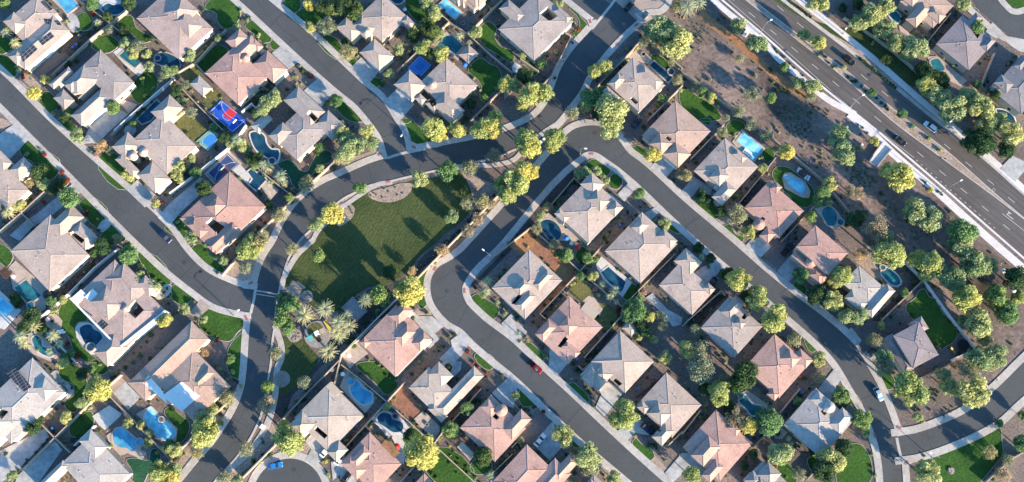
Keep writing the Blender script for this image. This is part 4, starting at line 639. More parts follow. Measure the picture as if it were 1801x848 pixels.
band('kerb', W(H_SW), 0, -.7, .14, M['pink_gravel'] if 0 else M['white_walk'], 'pale gutter along the lower highway edge'); band('kerb', W(H_NE), 0, 1.3, .14, M['sidewalk'], 'pale kerb along the upper highway edge')
band('sidewalk', W('1245,-12 1262,4 1290,28 1325,54 1348,76 1368,100 1382,113 1405,132 1425,150 1442,163 1460,176 1490,192 1505,200'), -1.5, .7, .18, M['white_walk'], 'winding white sidewalk below the upper highway')
band('sidewalk', W('1500,193 1540,226 1575,260 1640,316 1706,376 1760,424 1830,484'), -.9, -3.6, .184, M['white_walk'], 'straight white sidewalk along the lower highway edge')
band('sidewalk', W('1375,-20 1396,0 1450,42 1500,82 1545,119 1580,150 1610,176 1650,210 1730,277 1810,350'), 0.2, 2.4, .18, M['white_walk'], 'white sidewalk above the highway')
def dash(p, q, w, lab=None, z=.074, name='lane_mark'):
    a, b = G(*p), G(*q); t = (b - a).normalized(); n = Vector((-t.y, t.x, 0)) * w / 2
    mb.poly([(v.x, v.y, z) for v in (a + n, a - n, b - n, b + n)][::1])
mb = MB()
def P4(r, c, x, y): return T[(r, c)](x, y)
for (r, c, pts) in ((0, 4, ((340, -15), (490, 105), (640, 228), (790, 350), (935, 470), (1080, 590), (1225, 712))), (1, 5, ((175, -10), (325, 115), (475, 240), (630, 370), (780, 495), (930, 620), (1080, 750))), (0, 4, ((545, -55), (690, 60), (830, 178), (975, 290), (1115, 410))), (0, 5, ((80, 545), (225, 660), (370, 780))), (1, 5, ((665, 185), (815, 310), (970, 435), (1115, 560)))):
    for x, y in pts: dash(P4(r, c, x - 23, y - 19), P4(r, c, x + 23, y + 19), .17)
for a, b in (((1, 5, 65, -14), (1, 5, 430, 262)), ((0, 4, 300, -20), (0, 4, 610, 250)), ((0, 4, 610, 250), (0, 4, 880, 490)), ((0, 4, 880, 490), (0, 4, 1265, 834)), ((1, 5, 1050, 655), (1, 5, 1204, 775))):
    dash(P4(*a), P4(*b), .15)
for k in range(17): 
    x, y = 450 + k * 34, 283 + k * 29.5; dash(P4(1, 5, x - 5, y - 4), P4(1, 5, x + 5, y + 4), .2)
o = mb.build('lane_markings', M['marking']); tag(o, 'white dashed lane lines painted along the highway', 'road marking', kind='structure')
mb = MB()
c0 = G(*P4(1, 5, 1110, 682)); tv = (G(*P4(1, 5, 1150, 714)) - c0).normalized(); nv = Vector((-tv.y, tv.x, 0))
def loc(p, u, v, z): q = p + tv * u + nv * v; return (q.x, q.y, z)
for q in ([(-1.6, -.12), (1.0, -.12), (1.0, .12), (-1.6, .12)], [(-1.9, .1), (-1.0, .95), (-.9, .75), (-1.55, .08)], [(-2.0, 1.2), (-.4, 1.2), (-1.2, .4)]): mb.poly([loc(c0, u, v, .075) for u, v in q])
tag(mb.build('turn_arrow', M['marking']), 'white turn arrow painted in the highway turning lane', 'road marking', kind='structure')
for (x, y, lab) in ((990, 490, 'pale round manhole cover in the upper carriageway'),):
    mb = MB(); g = G(*P4(1, 5, x, y)); mb.disc((g.x, g.y), .55, .06, .078, 16); mb.disc((g.x, g.y), .36, .078, .082, 16, 1); tag(mb.build('manhole_cover', [M['sidewalk'], M['dark_metal']]), lab, 'manhole cover')
for px, py, lab in ((786, 512, 'manhole cover on the lower loop corner'), (1046, 234, 'manhole cover on the upper loop corner'), (517, 826, 'manhole cover in the cul de sac'), (324, 462, 'manhole cover on the left street bend')):
    mb = MB(); g = G(px, py); mb.disc((g.x, g.y), .6, .05, .086, 16); mb.disc((g.x, g.y), .38, .086, .09, 16, 1); tag(mb.build('manhole_cover', [M['dark_metal'], M['asphalt']]), 'dark round ' + lab, 'manhole cover')
# drainage bridge pad by the highway
br = empty('culvert_bridge', G(1546, 272)); tag(br, 'concrete drainage slab with low side walls below the highway', 'culvert')
q = [G(*T[(1, 5)](x, y)) for x, y in ((110, 288), (205, 155), (268, 205), (165, 330))]
mb = MB(); mb.prism([(p.x, p.y) for p in q], 0, .3); mb.build('slab', M['white_walk'], br)
for i, j in ((0, 1), (2, 3)):
    mb = MB(); d = (q[j] - q[i]); n = Vector((-d.y, d.x, 0)).normalized() * .18; mb.prism([(p.x, p.y) for p in (q[i] - n, q[i] + n, q[j] + n, q[j] - n)], .3, 1.0); mb.build('side_wall', M['sidewalk'], br)
# concrete corner aprons at the junctions
for t, s, lab in (((2, 1), '500,292 590,245 612,262 600,345 508,332', 'upper corner of the left street junction'), ((2, 1), '440,485 490,500 530,602 568,560 566,506', 'lower corner of the left street junction'), ((1, 2), '225,265 275,190 330,262 322,274', 'left corner of the top street mouth'), ((1, 2), '465,226 490,145 575,185 605,206 470,234', 'right corner of the top street mouth'), ((0, 3), '530,148 600,138 567,206 548,190', 'corner of the short street by the gate'), ((3, 5), '288,440 380,470 452,502 330,522 304,505', 'upper corner of the side street mouth'), ((3, 5), '344,688 430,655 482,680 402,722 366,800 350,800', 'lower corner of the side street mouth'), ((0, 3), '900,110 960,80 990,130 930,160 850,200', 'gate court corner')):
    o = sheet('sidewalk', world_poly(t, s, 0, 0), zlay(.125), M['sidewalk'], .1); tag(o, 'pale concrete apron at the ' + lab, 'sidewalk', kind='structure')
# sealed cracks and joints across the streets
sr = random.Random(31); M['seal'] = flat('crack_sealant', (.035, .034, .036), .7)
def cracks(a, b, n, z, step):
    A, B = [p.to_2d() for p in W(a, 8)], [p.to_2d() for p in W(b, 8)]; road_o = ROADS[n]; mb = MB(); na, nb_ = len(A), len(B); L = sum((q - p).length for p, q in zip(A, A[1:])); k = 0
    t = sr.uniform(.01, .03)
    while t < .985:
        p = A[int(t * (na - 1))]; q = min(B, key=lambda v: (v - p).length); d = q - p; tv = Vector((-d.y, d.x)).normalized(); m_ = 9; off = 0; pts = []
        part = sr.choice((1, 1, .55, .45)); st = 0 if part == 1 else sr.choice((0, 1 - part))
        for i in range(m_ + 1):
            f = st + part * i / m_; off += sr.uniform(-.16, .16); pts.append(p + d * f + tv * off)
        for u, v in zip(pts, pts[1:]):
            e = Vector((-(v - u).y, (v - u).x)).normalized() * sr.uniform(.05, .085)
            mb.poly([(w.x, w.y, z) for w in (u - e, v - e, v + e, u + e)])
        if sr.random() < .4:
            f0 = sr.uniform(.25, .7); u = p + d * f0
            for i in range(int(sr.uniform(5, 16))):
                v = u + tv * 1.1 + d.normalized() * sr.uniform(-.25, .25); e = d.normalized() * .055; mb.poly([(w.x, w.y, z) for w in (u - e, v - e, v + e, u + e)]); u = v
        t += step / L * sr.uniform(.6, 1.4)
    mb.build('crack_seal', M['seal'], road_o)
cracks(A_NE, A_SW, 0, .068, 13); cracks(B_UP, B_LO, 1, .072, 15); cracks(C_NE, C_SW, 2, .076, 13); cracks(E_IN, E_OUT, 3, .080, 13); cracks(F_UP, F_LO, 4, .084, 14)
# red ramp pads
for px, py, a, lab in ((441, 498, -30, 'left street junction, upper corner'), (433, 559, 60, 'left street junction, lower corner'), (728, 259, 30, 'top street mouth, right corner'), (668, 272, -35, 'top street mouth, left corner'), (683, 320, -10, 'kerb beside the park gravel bed'), (1038, 38, 75, 'short street by the gate'), (1119, 44, -35, 'gate court corner'), (1086, 78, -35, 'upper avenue kerb'),
                    (1040, 271, 0, 'inner loop corner at the top'), (765, 473, -60, 'outer loop corner at lower left'), (817, 512, 85, 'inner loop corner at lower left'), (1581, 752, 20, 'side street mouth, upper corner'), (1594, 814, -40, 'side street mouth, lower corner'), (1538, 766, 80, 'loop street opposite the side street')):
    g = G(px, py); mb = MB(); mb.box((g.x, g.y, .225), 1.5, .75, .05, math.radians(-a)); tag(mb.build('ramp_pad', M['red_pad']), 'red tactile ramp pad at the ' + lab, 'ramp pad')
SLOPE = .135; CROSS = .46
def clip_out(poly, court):
    """convex plan polygon `court` removed from a planar 3D polygon: the pieces that stay"""
    out = []; rest = poly; n = len(court)
    for i in range(n):
        if not rest: break
        a, b = court[i], court[(i + 1) % n]
        def s(p): return (b[0] - a[0]) * (p[1] - a[1]) - (b[1] - a[1]) * (p[0] - a[0])
        inn, ou = [], []
        for p, q in zip(rest, rest[1:] + rest[:1]):
            sp, sq = s(p), s(q)
            (inn if sp >= 0 else ou).append(p)
            if (sp >= 0) != (sq >= 0):
                t = sp / (sp - sq); x = p + (q - p) * t; inn.append(x); ou.append(x)
        if len(ou) > 2: out.append(ou)
        rest = inn if len(inn) > 2 else []
    return out
class Wing:
    def __init__(s, l, r, z, U, V, sl=.17):
        s.sl = sl
        A, B = G(l[0], l[1], z), G(r[0], r[1], z); s.c = (A + B) / 2; d = B - A
        s.a = max(abs(d.dot(U)) / 2, 1.3); s.b = max(abs(d.dot(V)) / 2, 1.3); s.z = z; s.U, s.V = U, V
    def at(s, u, v, z): p = s.c + s.U * u + s.V * v; return Vector((p.x, p.y, z))
    def uv(s, x, y): d = Vector((x, y, 0)) - Vector((s.c.x, s.c.y, 0)); return d.dot(s.U), d.dot(s.V)
    def inside(s, x, y, m=0.0): u, v = s.uv(x, y); return abs(u) < s.a + m and abs(v) < s.b + m
    def h(s, x, y):
        u, v = s.uv(x, y); d = min(s.a - abs(u), s.b - abs(v)); return s.z + s.sl * d if d > 0 else None
    def faces(s):
        a, b, z = s.a, s.b, s.z; m = min(a, b); t = z + s.sl * m
        c = [s.at(-a, -b, z), s.at(a, -b, z), s.at(a, b, z), s.at(-a, b, z)]
        if a >= b: r0, r1 = s.at(-(a - m), 0, t), s.at(a - m, 0, t); f = [[c[0], c[1], r1, r0], [c[2], c[3], r0, r1], [c[1], c[2], r1], [c[3], c[0], r0]]; h = [(c[0], r0), (c[3], r0), (c[1], r1), (c[2], r1)]
        else: r0, r1 = s.at(0, -(b - m), t), s.at(0, b - m, t); f = [[c[1], c[2], r1, r0], [c[3], c[0], r0, r1], [c[0], c[1], r0], [c[2], c[3], r1]]; h = [(c[0], r0), (c[1], r0), (c[2], r1), (c[3], r1)]
        if (r1 - r0).length > .3: h = h + [(r0, r1)]
        return c, f, h
HW = []
COL_WORD = {'grey': 'grey', 'dgrey': 'dark grey', 'beige': 'beige', 'cream': 'cream', 'pink': 'pink', 'dpink': 'red brown', 'mauve': 'mauve', 'tan': 'tan', 'pale': 'pale', 'shingle': 'tan'}
def make_house(tile, col, ref, rects, opt, k):
    tf = T[tile]; hr = random.Random(k * 13 + 5)
    ang = math.radians(-opt['world']) if 'world' in opt else WANG
    U = Vector((math.cos(ang), math.sin(ang), 0)); V = Vector((-U.y, U.x, 0))
    eave = 4.5 + opt.get('lift', 0)
    wings = [Wing(tf(r[0], r[1]), tf(r[2], r[3]), eave + (r[4] if len(r) > 4 else 0) + .023 * i, U, V, CROSS if i and abs(r[2] - r[0]) < 300 else SLOPE if i == 0 else .24) for i, r in enumerate(rects)]
    base = wings[0].c; mw = wings[0]
    if len(rects) <= 2:                       # small bays under their own hips along the long walls
        for _ in range(2 if len(rects) > 2 else 3):
            n = hr.choice(((1, 0), (-1, 0), (0, 1), (0, -1))); f = hr.uniform(-.6, .6); w = Wing((0, 0), (9, 9), eave, U, V, CROSS)
            w.a, w.b = hr.uniform(1.9, 2.9), hr.uniform(1.9, 2.9); o_ = hr.uniform(.2, .9)
            w.c = mw.at(n[0] * (mw.a + o_ - w.a) if n[0] else f * mw.a, n[1] * (mw.b + o_ - w.b) if n[1] else f * mw.b, 0); w.z = mw.z + .031 * len(wings); wings.append(w)
    for i, w in enumerate(wings[1:], 1):      # cross roofs rise out of the main roof
        ms = [w.at(*q, 0) for q in ((w.a, 0), (-w.a, 0), (0, w.b), (0, -w.b))]
        hs = [mw.h(p.x, p.y) for p in ms]; n_in = sum(h is not None for h in hs)
        if n_in == 4: w.z = max(w.z, min(hs) + .55 + .02 * i)
        elif n_in >= 2: w.z += .4 + .02 * i
    root = empty('house', (base.x, base.y, 0)); root['label'] = ref; root['category'] = 'house'; root['group'] = 'houses of the neighbourhood'
    LAND.append((base.x, base.y, ref)); HW.append(wings)
    def hz(x, y): 
        v = [w.h(x, y) for w in wings]; v = [q for q in v if q is not None]; return max(v) if v else None
    courts = []
    for s in opt.get('courts', []):
        c = [G(*tf(*p), 5.3) for p in parse(s)]
        if sum(p.x * q.y - q.x * p.y for p, q in zip(c, c[1:] + c[:1])) < 0: c = c[::-1]
        courts.append([(p.x, p.y) for p in c])
    def in_court(p):
        for c in courts:
            if all((b[0] - a[0]) * (p[1] - a[1]) - (b[1] - a[1]) * (p[0] - a[0]) > -.02 for a, b in zip(c, c[1:] + c[:1])): return True
        return False
    roof, wall = MB(), MB()
    for i, w in enumerate(wings):
        c, fs, hips = w.faces()
        for f in fs:
            pcs = [f]
            for ct in courts: pcs = [q for p in pcs for q in clip_out(p, ct)]
            for p in pcs: roof.poly(p, 0)
        for p, q in zip(c, c[1:] + c[:1]):      # fascia board
            roof.poly([(p.x, p.y, p.z - .24), (q.x, q.y, q.z - .24), (q.x, q.y, q.z), (p.x, p.y, p.z)], 1)
        pcs = [[Vector((p.x, p.y, p.z - .24)) for p in c[::-1]]]
        for ct in courts: pcs = [q for p in pcs for q in clip_out(p, ct)]
        for p in pcs: roof.poly(p, 1)
        for p, q in hips:                       # ridge and hip cap tiles
            n = max(2, int((q - p).length / 1.2)); d = (q - p) / n; sd = Vector((-d.y, d.x, 0)).normalized() * .17
            for j in range(n):
                a, b = p + d * j, p + d * (j + 1); mid = (a + b) / 2
                if in_court(mid): continue
                up = Vector((0, 0, .085)); dn = Vector((0, 0, -.02))
                roof.poly([a - sd + dn, b - sd + dn, b + up, a + up], 2); roof.poly([a + up, b + up, b + sd + dn, a + sd + dn], 2)
        ins = .45 + .013 * i; a, b = w.a - ins, w.b - ins
        cs = [w.at(x * a, y * b, 0) for x, y in ((-1, -1), (1, -1), (1, 1), (-1, 1))]
        for p, q in zip(cs, cs[1:] + cs[:1]):
            if courts and (in_court((p + q) / 2)): continue
            wall.poly([(p.x, p.y, -.1), (q.x, q.y, -.1), (q.x, q.y, w.z - .2), (p.x, p.y, w.z - .2)])
    for ct in courts:                           # inner walls of a light well
        for p, q in zip(ct, ct[1:] + ct[:1]):
            for j in range(8):
                a = (p[0] + (q[0] - p[0]) * j / 8, p[1] + (q[1] - p[1]) * j / 8); b = (p[0] + (q[0] - p[0]) * (j + 1) / 8, p[1] + (q[1] - p[1]) * (j + 1) / 8)
                za, zb = hz(*a), hz(*b)
                if za and zb: wall.poly([(a[0], a[1], -.1), (b[0], b[1], -.1), (b[0], b[1], zb - .03), (a[0], a[1], za - .03)])
    rm = M['roof_' + col]
    ro = roof.build('roof', [rm, M['fascia'], M['cap_' + col]], root); wall.build('wall', M['stucco'], root)
    # openings
    drive = min(DRIVES, key=lambda d: (d - Vector((base.x, base.y))).length)
    sides = []
    for i, w in enumerate(wings):
        ins = .45 + .013 * i
        for n, half, t, ext in ((U, w.a - ins, V, w.b - ins), (-U, w.a - ins, V, w.b - ins), (V, w.b - ins, U, w.a - ins), (-V, w.b - ins, U, w.a - ins)):
            m_ = w.c + n * half; sides.append((w, m_, n, t, ext))
    def clear(w, p, n): return not any(o is not w and o.inside(p.x + n.x * .3, p.y + n.y * .3, -.3) for o in wings) and not in_court((p.x, p.y))
    def opening(nm, p, n, t, wd, z0, z1, mats, frame=True):
        mb = MB(); q0, q1 = p - t * wd / 2, p + t * wd / 2
        def ring(d0, q0, q1, z0, z1, m): mb.prism([(v.x, v.y) for v in (q0 + n * .004, q1 + n * .004, q1 + n * d0, q0 + n * d0)], z0, z1, m, True)
        ring(.05, q0, q1, z0, z1, 0); fr = mb.build(nm, mats[0], root)
        mb = MB(); i0, i1 = q0 + t * .1, q1 - t * .1
        mb.prism([(v.x, v.y) for v in (i0 + n * .052, i1 + n * .052, i1 + n * .065, i0 + n * .065)], z0 + .1, z1 - .1, 0, True)
        o = mb.build('pane' if nm == 'window' else 'door_panel', mats[1], fr); o.location = (0, 0, 0)
    gs = min((s for s in sides if s[4] > 1.9 and clear(s[0], s[1], s[2])), key=lambda s: (Vector((s[1].x, s[1].y)) - drive).length, default=None)
    if gs: opening('garage_door', gs[1], gs[2], gs[3], min(4.8, gs[4] * 1.6), .05, 2.3, [M['fascia'], M['white']])
    nwin = 0
    for s in sides:
        if s is gs or nwin >= 6: continue
        for q in (-.5, .45):
            p = s[1] + s[3] * s[4] * q
            if clear(s[0], p, s[2]) and s[4] > 2.2 and nwin < 6:
                opening('window', p, s[2], s[3], 1.5, 1.0, 2.35, [M['white'], M['glass']]); nwin += 1
                if len(rects[0]) > 4 and s[0] is wings[0]: opening('window', p, s[2], s[3], 1.3, 4.0, 5.2, [M['white'], M['glass']])
    # roof vents and pipes
    nv = 0
    for _ in range(40):
        w = wings[0]; p = w.at(hr.uniform(-.75, .75) * w.a, hr.uniform(-.75, .75) * w.b, 0); z = hz(p.x, p.y)
        if nv >= 5 or in_court(p) or not z: continue
        nv += 1; mb = MB()
        if nv % 2: mb.disc((p.x, p.y), .09, z - .1, z + .4, 8); mb.disc((p.x, p.y), .13, z + .4, z + .46, 8, 0, True)
        else: mb.box((p.x, p.y, z + .08), .32, .32, .26, ang)
        mb.build('roof_vent', M['sidewalk'], root)
    for x, y, r in opt.get('turrets', []):
        px, py = tf(x, y); rr = r / 4 * mpp(px, py); g = G(px, py, 6.0); zt = max((hz(g.x + rr * math.cos(q), g.y + rr * math.sin(q)) or 3.4) for q in range(7)) ; zt = min(zt, 6.2) + .35
        mb = MB(); mb.disc((g.x, g.y), rr - .35, 0, zt, 16); tw = mb.build('turret', M['stucco'], root)
        mb = MB(); mb.cone((g.x, g.y), rr, zt, zt + rr * .5, 16); mb.disc((g.x, g.y), rr, zt - .2, zt - .004, 16, 1, True); mb.disc((g.x, g.y), .12, zt + rr * .45, zt + rr * .5 + .25, 8, 2)
        o = mb.build('turret_roof', [rm, M['fascia'], M['cap_' + col]], tw); o.location = (0, 0, 0)
    for s in opt.get('panels', []):
        pts = []
        for p in parse(s):
            z = 5.4
            for _ in range(6): g = G(*tf(*p), z); z = hz(g.x, g.y) or z
            pts.append(Vector((g.x, g.y, z + .16)))
        n = (pts[1] - pts[0]).cross(pts[2] - pts[0]).normalized(); mb = MB()
        if n.z < 0: n = -n; pts = pts[::-1]
        pts = [p - n * (p - pts[0]).dot(n) for p in pts]
        mb.poly(pts); lo = [p - n * .08 for p in pts]
        for i in range(len(pts)): mb.poly([lo[i], lo[(i + 1) % len(pts)], pts[(i + 1) % len(pts)], pts[i]])
        me = mb.mesh('solar_panel', M['solar']); uv = me.uv_layers.new(); e = (pts[1] - pts[0]).normalized(); f = n.cross(e)
        for li, lp in enumerate(me.loops): d = me.vertices[lp.vertex_index].co - pts[0]; uv.data[li].uv = (d.dot(e), d.dot(f))
        link('solar_panel', me, root)
    for s in opt.get('flats', []):
        q = [G(*tf(*p), 4.4) for p in parse(s)]; zz = max([3.4] + [hz(p.x, p.y) or 0 for p in q] + [hz(*(centre(q))) or 0]) + .12; zz = min(zz, 6.0)
        q = [G(*tf(*p), zz) for p in parse(s)]; mb = MB(); mb.prism([(p.x, p.y) for p in q], zz - .22, zz, 0, True)
        c0 = centre(q)
        for p in q: d = (Vector((p.x, p.y)) - c0) * .93 + c0; mb.box((d.x, d.y, (zz - .22) / 2), .22, .22, zz - .224, ang)
        mb.build('patio_cover', M['orange_dirt'] if opt.get('flatcol') == 'orange' else M['tan_fabric'] if col in ('pink', 'cream') else M['white_wall'], root)
    for a, b, c, d in opt.get('parapet', []):
        p, q = G(*tf(a, b), 5), G(*tf(c, d), 5); n = Vector((-(q - p).y, (q - p).x, 0)).normalized() * .3
        mb = MB(); mb.prism([(v.x, v.y) for v in (p - n, q - n, q + n, p + n)], 0, 5.2); mb.build('parapet_wall', M['white_wall'], root)
    if 'roundpatch' in opt:
        x, y, r = opt['roundpatch']; g = G(*tf(x, y), 3.6); mb = MB(); rr = r / 4 * MPP; mb.cone((g.x, g.y), rr, 4.2, 4.2 + rr * .3, 14); mb.disc((g.x, g.y), rr, 3.98, 4.196, 14, 1, True); mb.disc((g.x, g.y), rr * .8, 0, 3.98, 14, 1)
        mb.build('rounded_bay', [rm, M['stucco']], root)
    return root
for k_, c_ in ROOF.items(): M['cap_' + k_] = flat('ridge_cap_' + k_, sc(c_, .82), .85)
HOUSE_LAND = []
for k, h in enumerate(HOUSES): make_house(*h, k)
for t, col, r, lab in RAMADAS:
    w = Wing(T[t](r[0], r[1]), T[t](r[2], r[3]), 2.7, Vector((math.cos(WANG), math.sin(WANG), 0)), Vector((-math.sin(WANG), math.cos(WANG), 0)), .34)
    root = empty('ramada', (w.c.x, w.c.y, 0)); tag(root, lab, 'ramada'); c, fs, hips = w.faces(); mb = MB()
    for f in fs: mb.poly(f)
    for p, q in zip(c, c[1:] + c[:1]): mb.poly([(p.x, p.y, p.z - .22), (q.x, q.y, q.z - .22), q, p], 1)
    mb.poly([(p.x, p.y, p.z - .22) for p in c[::-1]], 1)
    for p, q in hips:
        d = q - p; sd = Vector((-d.y, d.x, 0)).normalized() * .17; u = Vector((0, 0, .09)); mb.poly([p - sd, q - sd, q + u, p + u], 2); mb.poly([p + u, q + u, q + sd, p + sd], 2)
    mb.build('roof', [M['roof_' + col], M['fascia'], M['cap_' + col]], root)
    for x, y in ((-1, -1), (1, -1), (1, 1), (-1, 1)):
        p = w.at(x * (w.a - .5), y * (w.b - .5), 0); mb = MB(); mb.box((p.x, p.y, 1.23), .3, .3, 2.46, WANG); mb.build('post', M['stucco'], root)
# ------------------------------------------------------------------ pools
POOL_LAND = []
for t, wm, sm, lab, s, spa in POOLS:
    p = world_poly(t, s, sm, 0, 6); cc = centre(p); q = p if sum(a[0]*b[1]-b[0]*a[1] for a, b in zip(p, p[1:]+p[:1])) > 0 else p[::-1]
    root = empty('swimming_pool', (cc.x, cc.y, 0)); tag(root, lab, 'swimming pool', 'swimming pools in the yards')
    mb = MB(); mb.poly([(a[0], a[1], .212) for a in q]); mb.build('water', M[wm], root)
    mb = MB(); n = len(q); om, ou = [], []
    for i in range(n):
        a, b, c = q[i - 1], q[i], q[(i + 1) % n]
        t1 = Vector((b.x - a.x, b.y - a.y)).normalized(); t2 = Vector((c.x - b.x, c.y - b.y)).normalized(); t3 = t1 + t2
        t3 = t3.normalized() if t3.length > .2 else t1; kk = min(1.5, 1 / max(.5, t3.dot(t1))); om.append((b.x + t3.y * .5 * kk, b.y - t3.x * .5 * kk))
    for i in range(n):
        j = (i + 1) % n; mb.poly([(q[i].x, q[i].y, .27), (om[i][0], om[i][1], .27), (om[j][0], om[j][1], .27), (q[j].x, q[j].y, .27)])
        mb.poly([(q[i].x, q[i].y, .0), (q[j].x, q[j].y, .0), (q[j].x, q[j].y, .27), (q[i].x, q[i].y, .27)]); mb.poly([(om[i][0], om[i][1], .0), (om[j][0], om[j][1], .0), (om[j][0], om[j][1], .27), (om[i][0], om[i][1], .27)])
    mb.build('coping', M['beige_deck'] if hash(len(lab)) % 3 else M['white_deck'], root)
    if spa:
        g = G(*T[t](spa[0], spa[1])); r = spa[2] / 4 * MPP; mb = MB()
        for k in range(20):
            a0, a1 = k * math.pi / 10, (k + 1) * math.pi / 10
            def pt(r_, a, z): return (g.x + r_ * math.cos(a), g.y + r_ * math.sin(a), z)
            mb.poly([pt(r, a0, .5), pt(r + .4, a0, .5), pt(r + .4, a1, .5), pt(r, a1, .5)]); mb.poly([pt(r, a0, .2), pt(r, a1, .2), pt(r, a1, .5), pt(r, a0, .5)]); mb.poly([pt(r + .4, a0, .0), pt(r + .4, a1, .0), pt(r + .4, a1, .5), pt(r + .4, a0, .5)])
        sp = mb.build('spa', M['beige_deck'], root); mb = MB(); mb.disc((g.x, g.y), r, .1, .42, 20); o = mb.build('spa_water', M[wm], sp); o.location = (0, 0, 0)
# ------------------------------------------------------------------ block walls
for t, s, wh in WALLS:
    pts = [G(*T[t](*p), 1.8) for p in parse(s)]; mb = MB()
    for i in range(len(pts) - 1):
        a, b = pts[i], pts[i + 1]; d = (b - a).normalized(); n = Vector((-d.y, d.x, 0)) * .13; a2 = a - d * (.125 if i else 0); 
        h = 1.85 + .012 * (i % 2)
        mb.prism([(v.x, v.y) for v in (a2 - n, b - n, b + n, a2 + n)], 0, h); n2 = n * 1.35; mb.prism([(v.x, v.y) for v in (a2 - n2, b - n2, b + n2, a2 + n2)], h + .002, h + .08, 0, True)
    o = mb.build('block_wall', M['white_wall'] if wh else M['wall']); L = sum((b - a).length for a, b in zip(pts, pts[1:])); mid = (pts[0] + pts[-1]) / 2 if len(pts) < 3 else pts[len(pts) // 2]
    later(o, ('white' if wh else 'tan') + (' angled' if len(pts) > 2 else ' straight') + ' garden wall', 'wall', mid, size=L, group='garden walls between the plots')
# ------------------------------------------------------------------ plant meshes
def leaf_quad(mb, p, n, s, r):
    n = n.normalized(); a = n.cross(Vector((r.uniform(-1, 1), r.uniform(-1, 1), r.uniform(-1, 1)))).normalized(); b = n.cross(a); a *= s * r.uniform(.7, 1.2); b *= s * r.uniform(.5, .9)
    mb.poly([p - a * .6 - b, p + a * .6 - b * .8, p + a + b * .3, p + b, p - a + b * .2])
def rv(r):
    while True:
        v = Vector((r.uniform(-1, 1), r.uniform(-1, 1), r.uniform(-1, 1)))
        if .05 < v.length < 1: return v.normalized()
def crown_tree(seed, lobes=20, leaves=210, size=.068, gap=.0, flat=.8):
    """unit crown (radius 1) of leaf clumps hung on uneven lobes, centred on its own middle"""
    r = random.Random(seed); mb = MB(); L = []; lobes = int(lobes * r.uniform(.7, 1.4)); ex, ey = r.uniform(.82, 1.12), r.uniform(.82, 1.12)
    for i in range(lobes):
        d = rv(r); q = r.uniform(.30, .72); L.append((Vector((d.x * q * ex, d.y * q * ey, d.z * q * flat + .05)), r.uniform(.22, .46)))
    for i in range(7):
        a = i * .9 + r.uniform(-.3, .3); q = r.uniform(.62, .8); L.append((Vector((math.cos(a) * q * ex, math.sin(a) * q * ey, r.uniform(-.35, .2))), r.uniform(.14, .34)))
    for c, rad in L:
        for k in range(int(leaves * (rad / .33) ** 1.6)):
            d = rv(r)
            if d.z < -.55 and r.random() < .6: continue
            if gap and r.random() < gap: continue
            p = c + d * rad * r.uniform(.62, 1.16); leaf_quad(mb, p, d + rv(r) * .8, size * r.uniform(.7, 1.25), r)
    return mb, L
def trunk_mesh(seed, L, zc):
    """tapered trunk with limbs that reach into the lobes; crown middle at height zc in crown radii"""
    r = random.Random(seed); mb = MB(); top = Vector((r.uniform(-.05, .05), r.uniform(-.05, .05), zc - .35))
    mb.tube([(0, 0, -.05), (0, 0, zc * .3), top], [.075, .06, .05], 7)
    for c, rad in L[::3]:
        e = Vector((c.x, c.y, c.z + zc)); m_ = (top + e) / 2 + Vector((0, 0, -.05)); mb.tube([top, m_, e], [.042, .028, .012], 5)
    return mb
def palm_crown(seed, n=30, droop=.55, leaf=11, wid=.15):
    r = random.Random(seed); mb = MB()
    for i in range(n):
        a = i * 2.39996 + r.uniform(-.1, .1); lift = r.uniform(-.1, .9) if i % 3 else r.uniform(.3, 1.1); ln = r.uniform(.85, 1.05)
        dh = Vector((math.cos(a), math.sin(a), 0)); pts = []
        for k in range(leaf + 1):
            t = k / leaf; pts.append(dh * (ln * t * (1 - .12 * lift)) + Vector((0, 0, lift * .42 * math.sin(t * 1.6) - droop * t * t * .75)))
        sd = Vector((-dh.y, dh.x, 0))
        for k in range(leaf):
            p, q = pts[k], pts[k + 1]; t = (k + .5) / leaf; w = wid * math.sin(min(1, t * 1.15 + .12) * math.pi * .93) + .012; fw = (q - p) * 1.25
            for s in (-1, 1):
                tip = p + sd * s * w + fw + Vector((0, 0, -.04 - .1 * w)); mb.poly([p, p + (q - p) * .55, tip + fw * .12, tip])
        mb.tube([pts[0], pts[leaf // 2], pts[-1]], [.014, .01, .004], 4, 1, False)
    return mb
def palm_trunk(h):
    mb = MB(); n = 8
    mb.tube([(0, 0, -.05)] + [(.01 * math.sin(k * 1.7), .01 * math.cos(k), h * (k + 1) / n) for k in range(n)], [.11] + [.085 - .004 * (k % 2) for k in range(n - 1)] + [.12], 8); return mb
def shrub_mesh(seed, n=230, size=.17):
    r = random.Random(seed); mb = MB()
    L = [(Vector((r.uniform(-.4, .4), r.uniform(-.4, .4), r.uniform(.3, .65))), r.uniform(.35, .55)) for _ in range(7)]
    for c, rad in L:
        for k in range(n // 7):
            d = rv(r); p = c + d * rad * r.uniform(.7, 1.05)
            if p.z < 0: p.z = -p.z * .5
            leaf_quad(mb, p, d + rv(r) * .7, size * r.uniform(.7, 1.2), r)
    mb.tube([(0, 0, -.05), (0, 0, .4)], [.06, .04], 5, 1); return mb
